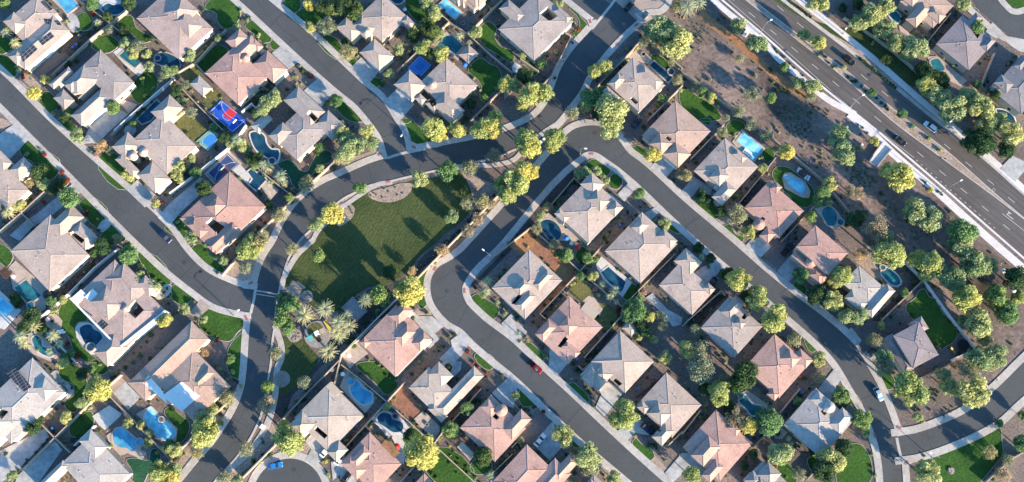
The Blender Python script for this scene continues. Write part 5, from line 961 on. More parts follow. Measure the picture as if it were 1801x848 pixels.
def agave_mesh(seed):
    r = random.Random(seed); mb = MB()
    for i in range(26):
        a = i * 2.4; e = r.uniform(.15, 1.3); d = Vector((math.cos(a) * math.cos(e), math.sin(a) * math.cos(e), math.sin(e))); s = Vector((-math.sin(a), math.cos(a), 0)) * .13; m_ = d * .5 + Vector((0, 0, .06))
        mb.poly([Vector((0, 0, .05)) - s * .5, m_ - s, d * r.uniform(.85, 1.1), m_ + s, Vector((0, 0, .05)) + s * .5])
    return mb
PROTO = {}
def protos(kind):
    if kind in PROTO: return PROTO[kind]
    fam, mat, cat, nm, word = PK[kind]; out = []
    base = sum(ord(c) for c in fam + kind)
    for v in range(7 if fam in ('tree', 'loose') else 3):
        sd = base * 7 + v
        if fam == 'tree': mb, L = crown_tree(sd); zc = 1.75 if kind == 'Y' else 1.4; out.append((mb.mesh('crown', M[mat]), trunk_mesh(sd, L, zc).mesh('trunk', M['bark']), zc))
        elif fam == 'loose': mb, L = crown_tree(sd, 18, 110, .058, .2, .75); zc = 1.4; out.append((mb.mesh('crown', M[mat]), trunk_mesh(sd, L, zc).mesh('trunk', M['bark']), zc))
        elif fam == 'palm': out.append((palm_crown(sd, 30, .5, 10, .13).mesh('crown', [M[mat], M['palm_bark']]), palm_trunk(2.3).mesh('trunk', M['palm_bark']), 2.3))
        elif fam == 'queen': out.append((palm_crown(sd, 18, .75, 9, .2).mesh('crown', [M[mat], M['palm_bark']]), palm_trunk(2.3).mesh('trunk', M['palm_bark']), 2.3))
        elif fam == 'shrub': out.append((shrub_mesh(sd).mesh('shrub', [M[mat], M['bark']]), None, .5))
        else: out.append((agave_mesh(sd).mesh('agave', M[mat]), None, .4))
    PROTO[kind] = out; return out
POLYS = [world_poly(p[0], p[4], 0, 0) for p in POOLS] + [world_poly(t, q, 0, 0) for nm, mt, sm, ps in PAVING if nm in ('driveway', 'patio', 'motor_court') for t, q in ps]
RP = [W(a, 4) + W(b, 4)[::-1] for a, b in ((A_NE, A_SW), (B_UP, B_LO), (C_SW, C_NE), (E_OUT, E_IN), (F_UP, F_LO), (H_SW, H_M1), (H_M2, H_NE))]
POLYS += RP
def in_poly(x, y, P):
    c = False
    for a, b in zip(P, P[1:] + P[:1]):
        if (a.y > y) != (b.y > y) and x < (b.x - a.x) * (y - a.y) / (b.y - a.y) + a.x: c = not c
    return c
KEEP = [world_poly(p[0], p[4], 0, 0) for p in POOLS] + RP
def push(x, y, m=.7):
    """the nearest spot off the roads and pools, where a stem can stand"""
    for P in KEEP:
        if not in_poly(x, y, P): continue
        best = None
        for k in range(1, 40):
            for a in range(24):
                q = (x + k * .2 * math.cos(a * .2618), y + k * .2 * math.sin(a * .2618))
                if not in_poly(q[0], q[1], P): best = (x + (k * .2 + m) * math.cos(a * .2618), y + (k * .2 + m) * math.sin(a * .2618)); break
            if best: break
        if best: return best
    return x, y
cnt = 0
GRP = {'tree': 'trees of the gardens and verges', 'palm': 'palm trees', 'shrub': 'small garden shrubs', 'desert plant': 'spiky desert plants'}
def plant(px, py, rpx, kind, share=False, label=None):
    """one plant whose crown middle shows at the photo pixel"""
    global cnt
    fam, mat, cat, nm, word = PK[kind]; pr = protos(kind); cnt += 1; me, tr, zc = pr[cnt % len(pr)]
    R_ = rpx * mpp(px, py) * (1.16 if tr else 1.08); g = G(px, py, R_ * zc); g.x, g.y = push(g.x, g.y); rz = rnd.uniform(0, 6.28)
    if tr is None:
        o = link(nm, me); o.location = (g.x, g.y, 0); o.scale = (R_, R_, R_ * rnd.uniform(.75, 1.1)); o.rotation_euler = (0, 0, rz)
    else:
        nm2 = nm if R_ > 1.6 or cat == 'palm' else 'small_tree'
        o = empty(nm2, (g.x, g.y, 0), rz); o.scale = (R_, R_, R_ * rnd.uniform(.88, 1.08))
        c = bpy.data.objects.new('crown', me); t = bpy.data.objects.new('trunk', tr)
        for q in (c, t): C.objects.link(q); q.parent = o
        c.location = (0, 0, zc)
    if cat == 'tree':
        word = ('small ' if R_ < 1.75 else 'large ' if R_ > 3.4 else '') + word
    later(o, word if not label else label, cat, (g.x, g.y), share or tr is None, size=R_, group=GRP[cat])
    return o
for k in 'YAGDOT': PK[k + 's'] = ('shrub', PK[k][1], 'shrub', 'shrub', SMALL[k] + ' shrub')
for t, s in PLANTS.items():
    for w in s.split():
        x, y, rest = w.split(','); k = rest[-1]; r = float(rest[:-1])
        if r < 4: continue
        if k in 'YAGDOT' and r < 26: k = k + 's'      # a tree this small is a shrub
        plant(*T[t](float(x), float(y)), r / 4, k)
for t, x, y, sp, n, k, r in CLUMPS:
    rr = random.Random(int(x + y)); pts = []
    for _ in range(400):
        if len(pts) >= n: break
        q = (x + rr.gauss(0, .5) * sp, y + rr.gauss(0, .5) * sp)
        if all((q[0] - p[0]) ** 2 + (q[1] - p[1]) ** 2 > (r * 1.5) ** 2 for p in pts): pts.append(q)
    for q in pts: plant(*T[t](*q), r * rr.uniform(.7, 1.1) / 4, k)
for t, x0, y0, x1, y1, n, k, r in HEDGES:
    for i in range(n):
        f = i / (n - 1); plant(*T[t](x0 + (x1 - x0) * f, y0 + (y1 - y0) * f), r / 4, 'Ds')

# ------------------------------------------------------------------ undergrowth: the smallest shrubs and low plants along the garden walls, one mass
sh = sorted([e for e in PENDING if e[0].get('category') == 'shrub'], key=lambda e: -e[4])
UG = {}
def low_plant(x, y, r, kind):
    me = protos(kind)[int(x * 7 + y * 3) % 3][0]; UG.setdefault(kind, []).append((x, y, r, me))
for e in sh[285:]:
    o = e[0]; x, y = o.location.x, o.location.y; kk = o.data.materials[0].name
    UG.setdefault('any', []).append((x, y, o.scale.x, o.data)); PENDING.remove(e); bpy.data.objects.remove(o)
ur = random.Random(99)
for t, s, wh in WALLS:
    pts = [G(*T[t](*p), 0) for p in parse(s)]
    for a, b in zip(pts, pts[1:]):
        L = (b - a).length; d = (b - a).normalized(); n = Vector((-d.y, d.x, 0)); u = 0
        while u < L:
            u += ur.uniform(.5, 2.2); side = ur.choice((-1, 1)); p = a + d * u + n * side * ur.uniform(.5, 1.7)
            if ur.random() < .68 and not any(in_poly(p.x, p.y, P) for P in POLYS): low_plant(p.x, p.y, ur.uniform(.3, .85), ur.choice(('S', 'Gs', 'Ds', 'Os', 'S', 'As', 'Ds')))
DES = world_poly(None, GROUND[0][3][0][2], 0, 0)
for _ in range(2600):
    x, y = ur.uniform(40, 185), ur.uniform(-60, 85)
    if in_poly(x, y, DES) and not any(in_poly(x, y, P) for P in RP) and ur.random() < .55: low_plant(x, y, ur.choice((.2, .25, .3, .4, .7)) * ur.uniform(.8, 1.3), ur.choice(('S', 'Os', 'Ts', 'S', 'Ts')))
for ws in HW:                                  # beds against the house walls
    for w in ws:
        for n, ext, t, half in ((w.U, w.a, w.V, w.b), (-w.U, w.a, w.V, w.b), (w.V, w.b, w.U, w.a), (-w.V, w.b, w.U, w.a)):
            u = -half
            while u < half:
                u += ur.uniform(.9, 2.6); p = w.c + n * (ext + ur.uniform(.3, 2.2)) + t * u
                if ur.random() < .6 and not any(v.inside(p.x, p.y, .3) for q in HW for v in q) and not any(in_poly(p.x, p.y, P) for P in POLYS): low_plant(p.x, p.y, ur.uniform(.3, .9), ur.choice(('S', 'Gs', 'Ds', 'Os', 'S', 'As', 'Ds', 'R' if ur.random() < .3 else 'S')))
gr = MB(); mats = []; vs, fs, mi = [], [], []
for k, lst in UG.items():
    for x, y, r, me in lst:
        a = ur.uniform(0, 6.28); ca, sa = math.cos(a) * r, math.sin(a) * r; n0 = len(vs); step = 1 if r > .55 else 2
        mt = me.materials[0]
        if mt not in mats: mats.append(mt)
        for v in me.vertices: vs.append((x + ca * v.co.x - sa * v.co.y, y + sa * v.co.x + ca * v.co.y, v.co.z * r * .9))
        for p in list(me.polygons)[::step]: fs.append(tuple(n0 + q for q in p.vertices)); mi.append(mats.index(mt))
gr.v, gr.f, gr.m = vs, fs, mi
tag(gr.build('undergrowth', mats), 'low mixed planting along the garden walls and beds', 'undergrowth', kind='stuff')
# ------------------------------------------------------------------ cars
PAINT = {}
def paint(c):
    if c not in PAINT: PAINT[c] = flat('car_paint_%d' % len(PAINT), c, .22, .2, .5)
    return PAINT[c]
def loft(mb, st, m=0):
    """st: list of (x, halfwidth low, z low, halfwidth high, z high)"""
    rings = [[(x, -a, z0), (x, -a * 1.02, (z0 * 2 + z1) / 3), (x, -b, z1), (x, b, z1), (x, a * 1.02, (z0 * 2 + z1) / 3), (x, a, z0)] for x, a, z0, b, z1 in st]
    for A, B in zip(rings, rings[1:]):
        for k in range(6): mb.poly([A[k], A[(k + 1) % 6], B[(k + 1) % 6], B[k]], m)
    mb.poly(rings[0], m); mb.poly(rings[-1][::-1], m)
def car(px, py, ang_px, col, label, style='sedan', cat='car', nm='parked_car'):
    g = G(px, py, .7); d = G(px + 10 * math.cos(math.radians(ang_px)), py + 10 * math.sin(math.radians(ang_px)), .7) - g
    root = empty(nm, (g.x, g.y, .09), math.atan2(d.y, d.x)); tag(root, label, cat, 'cars on the streets and driveways')
    H = {'sedan': (.78, 1.42), 'suv': (.95, 1.75), 'truck': (1.0, 1.82)}[style]; ln = {'sedan': 2.35, 'suv': 2.4, 'truck': 2.75}[style]; w = .92 if style == 'sedan' else .98
    def add(name, mb, mat, par=root):
        o = mb.build(name, mat, None); o.parent = par; o.location = (0, 0, 0); return o
    mb = MB(); b = H[0]
    loft(mb, [(-ln, w * .84, .42, w * .78, b * .92), (-ln + .25, w * .97, .28, w * .9, b * 1.0), (-ln * .4, w, .25, w * .95, b * 1.03), (ln * .35, w, .25, w * .95, b * 1.02), (ln * .75, w * .97, .26, w * .88, b * .93), (ln - .12, w * .86, .32, w * .74, b * .8), (ln, w * .7, .42, w * .62, b * .68)])
    add('body', mb, paint(col))
    x0, x1 = {'sedan': (-1.75, 1.05), 'suv': (-2.2, 1.1), 'truck': (-.6, 1.35)}[style]
    mb = MB(); loft(mb, [(x0, w * .84, b, w * .76, b + .05), (x0 + (.6 if style == 'sedan' else .3), w * .9, b, w * .72, H[1] - .03), (x1 - .85, w * .9, b, w * .72, H[1] - .03), (x1, w * .86, b, w * .78, b + .05)]); add('windows', mb, M['glass'])
    mb = MB(); loft(mb, [(x0 + (.55 if style == 'sedan' else .27), w * .72, H[1] - .05, w * .66, H[1]), (x0 + .9, w * .75, H[1] - .05, w * .7, H[1] + .03), (x1 - .83, w * .73, H[1] - .05, w * .67, H[1])]); add('roof', mb, paint(col))
    if style == 'truck': mb = MB(); mb.box((-1.65, 0, b + .03), 1.9, 1.5, .03); add('truck_bed', mb, M['rubber'])
    for x in (-ln * .6, ln * .62):
        for y in (-1, 1):
            mb = MB(); mb.tube([(x, y * (w - .2), .33), (x, y * (w + .02), .33)], .33, 14); wl = add('wheel', mb, M['rubber']); mb = MB(); mb.tube([(x, y * (w + .021), .33), (x, y * (w + .035), .33)], .2, 10); add('rim', mb, M['chrome'], wl)
    for y in (-1, 1):
        mb = MB(); mb.box((ln - .1, y * w * .62, b * .72), .16, .34, .14); add('headlight', mb, M['lamp_glass']); mb = MB(); mb.box((-ln + .08, y * w * .68, b * .8), .14, .3, .16); add('taillight', mb, M['red_paint'])
        mb = MB(); mb.box((x1 - .45, y * (w + .08), b + .06), .14, .2, .12); add('side_mirror', mb, paint(col))
    return root
DK = (.012, .014, .018); NV = (.015, .03, .07); WH = (.78, .78, .77); GY = (.10, .115, .13); BL = (.02, .22, .62); RD = (.20, .012, .022); LB = (.28, .45, .55)
car(291, 417, 42, NV, 'dark navy car parked along the left street kerb', 'suv')
car(1493, 106, 38, DK, 'black car driving on the upper highway carriageway', 'suv', nm='moving_car'); car(1636, 223, 218, WH, 'white car driving on the upper highway carriageway', 'suv', nm='moving_car'); car(1583, 247, 38, DK, 'black car driving on the lower highway carriageway', 'sedan', nm='moving_car')
car(941, 645, 41, RD, 'dark red pickup truck parked at the loop street kerb', 'truck', 'pickup truck', 'pickup_truck'); car(484, 819, -10, BL, 'bright blue car parked in the cul de sac')
car(573, 793, -50, WH, 'white car on the driveway of the cream house'); car(597, 806, -55, WH, 'white car parked right of the white driveway car'); car(1545, 693, 62, LB, 'pale blue car parked on the loop street at right')
car(1252, 497, -52, NV, 'dark navy car in the driveway with the long tail'); car(1385, 438, -52, DK, 'black truck on the dark paved court', 'truck', 'pickup truck', 'pickup_truck'); car(1120, 215, -55, NV, 'dark blue car in the paved court near the loop corner')
car(950, 774, -52, WH, 'white car on the driveway by the lower street'); car(1139, 755, 41, NV, 'dark blue car under the eaves beside curved driveway'); car(603, 800, -55, GY, 'x') if 0 else None
car(1536, 619, -40, GY, 'dark grey car on the driveway by two storey house'); car(610, 838, -55, DK, 'black car on the driveway at the bottom edge'); car(1107, 10, -50, DK, 'dark car waiting in the gate court')
# ------------------------------------------------------------------ street lamps
def lamp(px, py, tx, ty, h, label):
    g = G(px, py); t = G(tx, ty, h) - Vector((g.x, g.y, h)); t.z = 0; L = min(t.length, 3.2); t = t.normalized()
    root = empty('street_lamp', (g.x, g.y, 0)); tag(root, label, 'street lamp', 'street lamps')
    mb = MB(); mb.tube([(g.x, g.y, 0), (g.x, g.y, h)], [.13, .08], 8); mb.build('pole', M['chrome'], root)
    e = Vector((g.x, g.y, h)) + t * L; mb = MB(); mb.tube([(g.x, g.y, h - .1), (g.x + t.x * L * .5, g.y + t.y * L * .5, h + .35), (e.x, e.y, h + .4)], [.08, .06, .05], 6); mb.build('arm', M['chrome'], root)
    mb = MB(); mb.box((e.x, e.y, h + .38), .9, .42, .18, math.atan2(t.y, t.x)); hd = mb.build('lamp_head', M['white'], root); mb = MB(); mb.box((e.x, e.y, h + .27), .6, .3, .03, math.atan2(t.y, t.x)); o = mb.build('lens', M['lamp_glass'], hd); o.location = (0, 0, 0)
    mb = MB(); mb.disc((g.x, g.y), .3, 0, .25, 12); mb.build('base', M['sidewalk'], root)
lamp(1336, 61, 1356, 36, 9, 'tall grey street lamp by the white cabinet at the highway'); lamp(1655, 339, 1690, 318, 9, 'tall grey street lamp beside the lower highway at right'); lamp(1496, 188, 1518, 168, 9, 'tall grey street lamp where the winding sidewalk straightens')
lamp(1482, 60, 1478, 62, 9, 'tall grey street lamp in the grass strip above the highway'); lamp(1663, 221, 1660, 224, 9, 'tall grey street lamp above the white highway car')
lamp(863, 456, 850, 440, 6, 'short street lamp beside the loop street under dirt yard'); lamp(718, 236, 706, 240, 6, 'short street lamp at the top street mouth'); lamp(1020, 271, 1030, 262, 6, 'short street lamp at the upper loop corner'); lamp(412, 556, 420, 546, 6, 'short street lamp on the round lawn at the left junction'); lamp(1639, 805, 1632, 795, 6, 'short street lamp at the edge of the big corner lawn')
# ------------------------------------------------------------------ sport courts
def court(quad, fz, mats, key, label, arcs, pad=None):
    Q = [G(*p) for p in quad]; c = centre(Q); root = empty('sports_court', (c.x, c.y, 0)); tag(root, label, 'sports court')
    mb = MB(); mb.prism([(p.x, p.y) for p in Q], 0, .365); mb.build('court_surface', mats[0], root)
    def bil(u, v, z): p = (Q[0] * (1 - u) + Q[1] * u) * (1 - v) + (Q[3] * (1 - u) + Q[2] * u) * v; return (p.x, p.y, z)
    if key:
        u0, v0, u1, v1 = key; mb = MB(); mb.poly([bil(u0, v0, .369), bil(u1, v0, .369), bil(u1, v1, .369), bil(u0, v1, .369)]); mb.build('key_area', mats[1], root)
    mb = MB()
    def line(a, b, w=.012):
        du, dv = b[0] - a[0], b[1] - a[1]; l = math.hypot(du, dv) or 1; nu, nv = -dv / l * w, du / l * w
        mb.poly([bil(a[0] - nu, a[1] - nv, .373), bil(b[0] - nu, b[1] - nv, .373), bil(b[0] + nu, b[1] + nv, .373), bil(a[0] + nu, a[1] + nv, .373)])
    for (cu, cv, r, a0, a1) in arcs:
        for k in range(20):
            t0, t1 = (math.radians(a0 + (a1 - a0) * q / 20) for q in (k, k + 1)); line((cu + r * math.cos(t0), cv + r * math.sin(t0)), (cu + r * math.cos(t1), cv + r * math.sin(t1)))
    for a, b in (((.04, .04), (.96, .04)), ((.04, .96), (.96, .96)), ((.04, .04), (.04, .96)), ((.96, .04), (.96, .96))): line(a, b)
    mb.build('court_lines', M['marking'], root)
    return root, bil
def hoop(root, p, d):
    mb = MB(); mb.tube([(p[0], p[1], .3), (p[0], p[1], 3.0), (p[0] + d[0] * 1.0, p[1] + d[1] * 1.0, 3.3)], .07, 6); mb.build('hoop_pole', M['dark_metal'], root)
    mb = MB(); mb.box((p[0] + d[0] * 1.05, p[1] + d[1] * 1.05, 3.4), .06, 1.6, 1.05, math.atan2(d[1], d[0])); mb.build('backboard', M['white'], root)
t01, t11, t02 = T[(0, 1)], T[(1, 1)], T[(0, 2)]
r_, bl = court([t01(270, 790), t01(357, 705), t01(540, 850), t01(440, 938)], 0, [M['blue_court'], M['red_court']], (.39, .36, .985, .64), 'bright blue sports court with red middle rectangle', [(.42, .5, .13, 90, 270), (.98, .5, .42, 95, 265)]); p = bl(.5, .98, 0); q = bl(.5, .5, 0); v = Vector((q[0] - p[0], q[1] - p[1])).normalized(); hoop(r_, p, v)
r_, bl = court([t11(180, 150), t11(282, 62), t11(358, 110), t11(265, 216)], 0, [M['green_court'], M['pale_blue_court']], (.18, .25, .8, .95), 'small green sports court with bright blue rectangle', [(.5, .6, .42, 200, 340)])
r_, bl = court([t11(258, 380), t11(405, 233), t11(482, 310), t11(320, 437)], 0, [M['navy_court'], M['wine_court']], (.35, .45, .65, 1.0), 'navy blue basketball court with dark red key on beige pad', [(.5, .42, .14, 0, 360), (.5, .9, .46, 180, 360)]); p = bl(.5, 1.02, 0); q = bl(.5, .5, 0); v = Vector((q[0] - p[0], q[1] - p[1])).normalized(); hoop(r_, p, v)
r_, bl = court([t02(465, 485), t02(552, 393), t02(637, 460), t02(560, 547)], 0, [M['pale_blue_court'], M['blue_paint']], (.3, .25, .72, .72), 'plain blue sports court with dark square beside grey roof', [])
# ------------------------------------------------------------------ park playground
cp = G(558, 588); root = empty('playground', (cp.x, cp.y, 0)); tag(root, 'round playground with climbing frame between the palms', 'playground')
mb = MB(); mb.disc((cp.x, cp.y), 23 * MPP, 0, .24, 36); mb.build('play_surface', M['stone'], root)
mb = MB(); mb.disc((cp.x - .6, cp.y + 1.2), 14 * MPP, .24, .246, 30); mb.build('sand_area', M['dry_lawn'], root)
for dx, dy, col, z in ((.3, 0, 'white', 2.6), (2.0, .8, 'tan_fabric', 2.4), (-1.6, -1.6, 'teal_paint', 2.2), (.9, -1.9, 'dark_metal', 1.2), (-.3, -1.0, 'orange_dirt', 1.1)):
    x, y = cp.x + dx, cp.y + dy; mb = MB(); mb.box((x, y, z), 1.5, 1.5, .12, .5)
    for a in (.785, 2.356, 3.927, 5.498): mb.tube([(x + .85 * math.cos(a + .5), y + .85 * math.sin(a + .5), .2), (x + .85 * math.cos(a + .5), y + .85 * math.sin(a + .5), z)], .06, 5)
    mb.build('play_platform', M[col], root)
mb = MB(); mb.tube([(cp.x - 1.2, cp.y - .2, 1.9), (cp.x - 2.4, cp.y - .7, 1.2), (cp.x - 3.4, cp.y - 1.2, .4)], .28, 6); mb.build('slide', M['teal_paint'], root)
mb = MB(); q0, q1 = Vector((cp.x + 1.9, cp.y + 4.2, 0)), Vector((cp.x + 4.0, cp.y + .8, 0)); n = Vector((.85, .52, 0)); mb.prism([(v.x, v.y) for v in (q0, q1, q1 + n, q0 + n)], .24, .9); mb.build('sand_wall', M['yellow_paint'], root)
def rock_bed(px, py, r, label):
    g = G(px, py); root = empty('rock_bed', (g.x, g.y, 0)); tag(root, label, 'rock bed'); rr = random.Random(int(px)); R_ = r * MPP
    mb = MB(); mb.disc((g.x, g.y), R_, 0, .22, 30); mb.build('gravel_base', M['stone'], root)
    mb = MB()
    for k in range(34):
        a, q = rr.uniform(0, 6.28), R_ * math.sqrt(rr.random()) * .85; s = rr.uniform(.12, .34); c = (g.x + q * math.cos(a), g.y + q * math.sin(a)); n = 6; P = [(c[0] + s * rr.uniform(.7, 1.2) * math.cos(k2 * 1.047), c[1] + s * rr.uniform(.7, 1.2) * math.sin(k2 * 1.047)) for k2 in range(n)]; mb.prism(P, .2, .24 + s * rr.uniform(.4, .9) + .001 * k)
    tag(mb.build('stones', M['pink_gravel'], root), kind='stuff')
rock_bed(518, 590, 12, 'round rock bed left of the playground'); rock_bed(496, 667, 14, 'grey rock bed on the dark lawn by the path'); rock_bed(540, 522, 11, 'pinkish rock bed at the lawn edge above palms'); rock_bed(1672, 828, 6, 'small round stone bed on the corner lawn')
mb = MB(); q = [G(*p) for p in ((500, 509), (530, 511), (528, 526), (506, 522))]; mb.prism([(p.x, p.y) for p in q], 0, .24); tag(mb.build('picnic_pad', M['tan_paver']), 'tan paved pad beside the rock bed above the palms', 'paving', kind='structure')
# ------------------------------------------------------------------ yard furniture
def lounger(px, py, a, label, col='white'):
    g = G(px, py); root = empty('sun_lounger', (g.x, g.y, .26), math.radians(a)); tag(root, label, 'sun lounger', 'sun loungers by the pools')
    def add(n, mb, m): o = mb.build(n, m, None); o.parent = root; o.location = (0, 0, 0)
    mb = MB(); mb.box((.3, 0, .35), 1.4, .7, .1); add('seat', mb, M[col]); mb = MB(); mb.poly([(-.4, -.35, .4), (-.4, .35, .4), (-1.0, .35, .8), (-1.0, -.35, .8)]); mb.poly([(-.4, .35, .33), (-.4, -.35, .33), (-1.0, -.35, .73), (-1.0, .35, .73)]); add('backrest', mb, M[col])
    for x in (-.3, .9):
        for y in (-.3, .3): mb = MB(); mb.box((x, y, .15), .06, .06, .3); add('leg', mb, M['chrome'])
t14 = T[(1, 4)]
for i, (x, y) in enumerate(((812, 352), (828, 360))): lounger(*t14(x, y), 60, ('left' if i == 0 else 'right') + ' white lounger of the pair above the turf ring')
for i, (x, y) in enumerate(((866, 403), (884, 411))): lounger(*t14(x, y), 60, ('left' if i == 0 else 'right') + ' white lounger of the pair right of the turf ring')
for i, (x, y) in enumerate(((436, 215), (448, 226), (460, 236), (472, 246))): lounger(*t14(x, y), 50, ('first', 'second', 'third', 'fourth')[i] + ' white lounger from the top along bright rectangular pool')
for i, (x, y) in enumerate(((430, 632), (445, 645))): lounger(*T[(2, 0)](x, y), 10, ('upper' if i == 0 else 'lower') + ' white lounger on the lawn left of five lobed pool')
def umbrella(px, py, r, mat, label):
    g = G(px, py, 2.3); root = empty('patio_umbrella', (g.x, g.y, .2)); tag(root, label, 'umbrella')
    mb = MB(); mb.tube([(g.x, g.y, .2), (g.x, g.y, 2.6)], .04, 6); mb.build('pole', M['dark_metal'], root); mb = MB(); mb.cone((g.x, g.y), r, 2.2, 2.75, 8); mb.build('canopy', M[mat], root)
umbrella(*t14(850, 370), 1.5, 'dark_metal', 'dark umbrella between the lounger pairs'); umbrella(*T[(2, 0)](330, 375), 1.5, 'dark_metal', 'dark umbrella beside the teal rectangular pool'); umbrella(*T[(3, 2)](390, 600), 1.2, 'red_paint', 'red umbrella beside the orange patio cover'); umbrella(*T[(3, 2)](350, 570), 1.0, 'blue_paint', 'blue umbrella beside the red umbrella')
umbrella(*T[(2, 3)](465, 45), 1.0, 'red_paint', 'red umbrella on the terrace below the oval pool'); umbrella(*T[(1, 3)](385, 825), 1.0, 'blue_paint', 'blue umbrella right of the oval pool'); umbrella(*T[(2, 5)](1060, 210), .9, 'white', 'small white umbrella under the dark tree at right'); umbrella(*T[(2, 5)](1130, 345), 1.1, 'white', 'white square shade beside the green tree at right')
umbrella(*T[(0, 2)](870, 455), 1.0, 'blue_paint', 'blue umbrella below the pyramid gazebo'); umbrella(*T[(1, 0)](915, 70), 2.2, 'stone', 'grey round umbrella behind the pinkish house')
def fire_pit(px, py, r, label):
    g = G(px, py); root = empty('fire_pit', (g.x, g.y, .2)); tag(root, label, 'fire pit'); mb = MB()
    for k in range(20):
        a0, a1 = k * math.pi / 10, (k + 1) * math.pi / 10
        def pt(q, a, z): return (g.x + q * math.cos(a), g.y + q * math.sin(a), z)
        mb.poly([pt(r * .6, a0, .7), pt(r, a0, .7), pt(r, a1, .7), pt(r * .6, a1, .7)]); mb.poly([pt(r, a0, 0), pt(r, a1, 0), pt(r, a1, .7), pt(r, a0, .7)]); mb.poly([pt(r * .6, a0, .2), pt(r * .6, a1, .2), pt(r * .6, a1, .7), pt(r * .6, a0, .7)])
    mb.build('stone_ring', M['stone'], root); mb = MB(); mb.disc((g.x, g.y), r * .6, .1, .45, 16); mb.build('ash_bed', M['dark_metal'], root)
fire_pit(*T[(2, 0)](372, 566), .9, 'round fire pit on the circular terrace at left'); fire_pit(*T[(3, 4)](668, 505), 1.5, 'round stone fountain basin behind the turret house'); fire_pit(*T[(3, 2)](605, 443), .6, 'small pale fire pit on paving below cream house'); fire_pit(*T[(0, 2)](855, 170), .8, 'pale fire pit in the paved yard at the top'); fire_pit(*T[(0, 3)](925, 385), 1.0, 'square dark fire pit above the lap pool'); fire_pit(*T[(3, 2)](380, 385), 1.2, 'pale round rock fountain at the bean pool')
g = G(*T[(2, 5)](768, 737)); root = empty('trampoline', (g.x, g.y, 0)); tag(root, 'round black trampoline in the corner yard', 'trampoline'); mb = MB(); mb.disc((g.x, g.y), 1.75, .85, .9, 24, 0, True); mb.build('mat', M['rubber'], root)
mb = MB()
for k in range(24): a0, a1 = k * math.pi / 12, (k + 1) * math.pi / 12; mb.poly([(g.x + r * math.cos(a), g.y + r * math.sin(a), .93) for r, a in ((1.75, a0), (2.05, a0), (2.05, a1), (1.75, a1))])
mb.build('rim', M['dark_metal'], root)
for k in range(4): a = .6 + k * 1.571; mb = MB(); mb.tube([(g.x + 1.9 * math.cos(a), g.y + 1.9 * math.sin(a), 0), (g.x + 1.9 * math.cos(a), g.y + 1.9 * math.sin(a), .93)], .05, 6); mb.build('leg', M['chrome'], root)
g = G(*T[(2, 5)](697, 770)); root = empty('garden_slide', (g.x, g.y, 0), -.7); tag(root, 'yellow garden slide beside the trampoline', 'slide')
def addl(n, mb, m): o = mb.build(n, m, None); o.parent = root; o.location = (0, 0, 0)
mb = MB(); mb.poly([(-1.1, -.35, 1.6), (-1.1, .35, 1.6), (1.2, .35, .2), (1.2, -.35, .2)]); mb.poly([(-1.1, .35, 1.54), (-1.1, -.35, 1.54), (1.2, -.35, .14), (1.2, .35, .14)]); addl('chute', mb, M['yellow_paint'])
mb = MB(); mb.box((-1.4, 0, .8), .5, .7, 1.6); addl('ladder', mb, M['wood'])
def cabinet(px, py, sx, sy, h, a, mat, label, nm='utility_cabinet', cat='utility cabinet'):
    g = G(px, py); root = empty(nm, (g.x, g.y, 0)); tag(root, label, cat); a = math.radians(a)
    mb = MB(); mb.box((g.x, g.y, .08), sx * 1.2, sy * 1.2, .16, a); mb.build('base', M['sidewalk'], root); mb = MB(); mb.box((g.x, g.y, .16 + h / 2 + .002), sx, sy, h, a); mb.build('box', M[mat], root); mb = MB(); mb.box((g.x, g.y, .2 + h), sx * 1.08, sy * 1.08, .06, a); mb.build('lid', M[mat], root)
cabinet(*T[(0, 4)](447, 238), 2.2, 1.3, 1.4, 50, 'white', 'white utility cabinet between two round trees at the highway'); cabinet(*T[(3, 1)](650, 458), 1.4, 1.0, 1.2, 55, 'white', 'white utility box beside the lower avenue path'); cabinet(*T[(1, 3)](203, 160), .9, .9, 1.0, 45, 'white', 'white utility box between the two yellow trees, left one'); cabinet(*T[(1, 3)](228, 140), 1.0, .9, 1.0, 45, 'white', 'white utility box between the two yellow trees, right one')
cabinet(*T[(1, 5)](58, 178), .9, .7, .8, 45, 'white', 'small white utility box above the culvert bridge'); cabinet(*T[(0, 3)](845, 22), 1.4, 1.4, 2.4, 40, 'stone', 'grey gate kiosk post in the gate court', 'gate_post', 'gate post'); cabinet(*T[(0, 3)](935, 118), 1.5, 1.5, 2.6, 40, 'stone', 'grey stone gate post on the gate court corner', 'gate_post', 'gate post')
# pergola with brown slats at the left pool
q = [G(*T[(2, 0)](*p), 2.6) for p in ((-5, 220), (35, 178), (82, 228), (40, 272))]; c = centre(q); root = empty('pergola', (c.x, c.y, 0)); tag(root, 'brown slatted pergola above the teal rectangular pool', 'pergola'); mb = MB()
for k in range(12):
    f = (k + .5) / 12; a = q[0] * (1 - f) + q[1] * f; b = q[3] * (1 - f) + q[2] * f; d = (q[1] - q[0]).normalized() * .16; mb.prism([(v.x, v.y) for v in (a - d, a + d, b + d, b - d)], 2.5, 2.6, 0, True)
mb.build('slat_roof', M['wood'], root)
for v in q: mb = MB(); mb.box((v.x, v.y, 1.245), .18, .18, 2.49, WANG); mb.build('post', M['wood'], root)
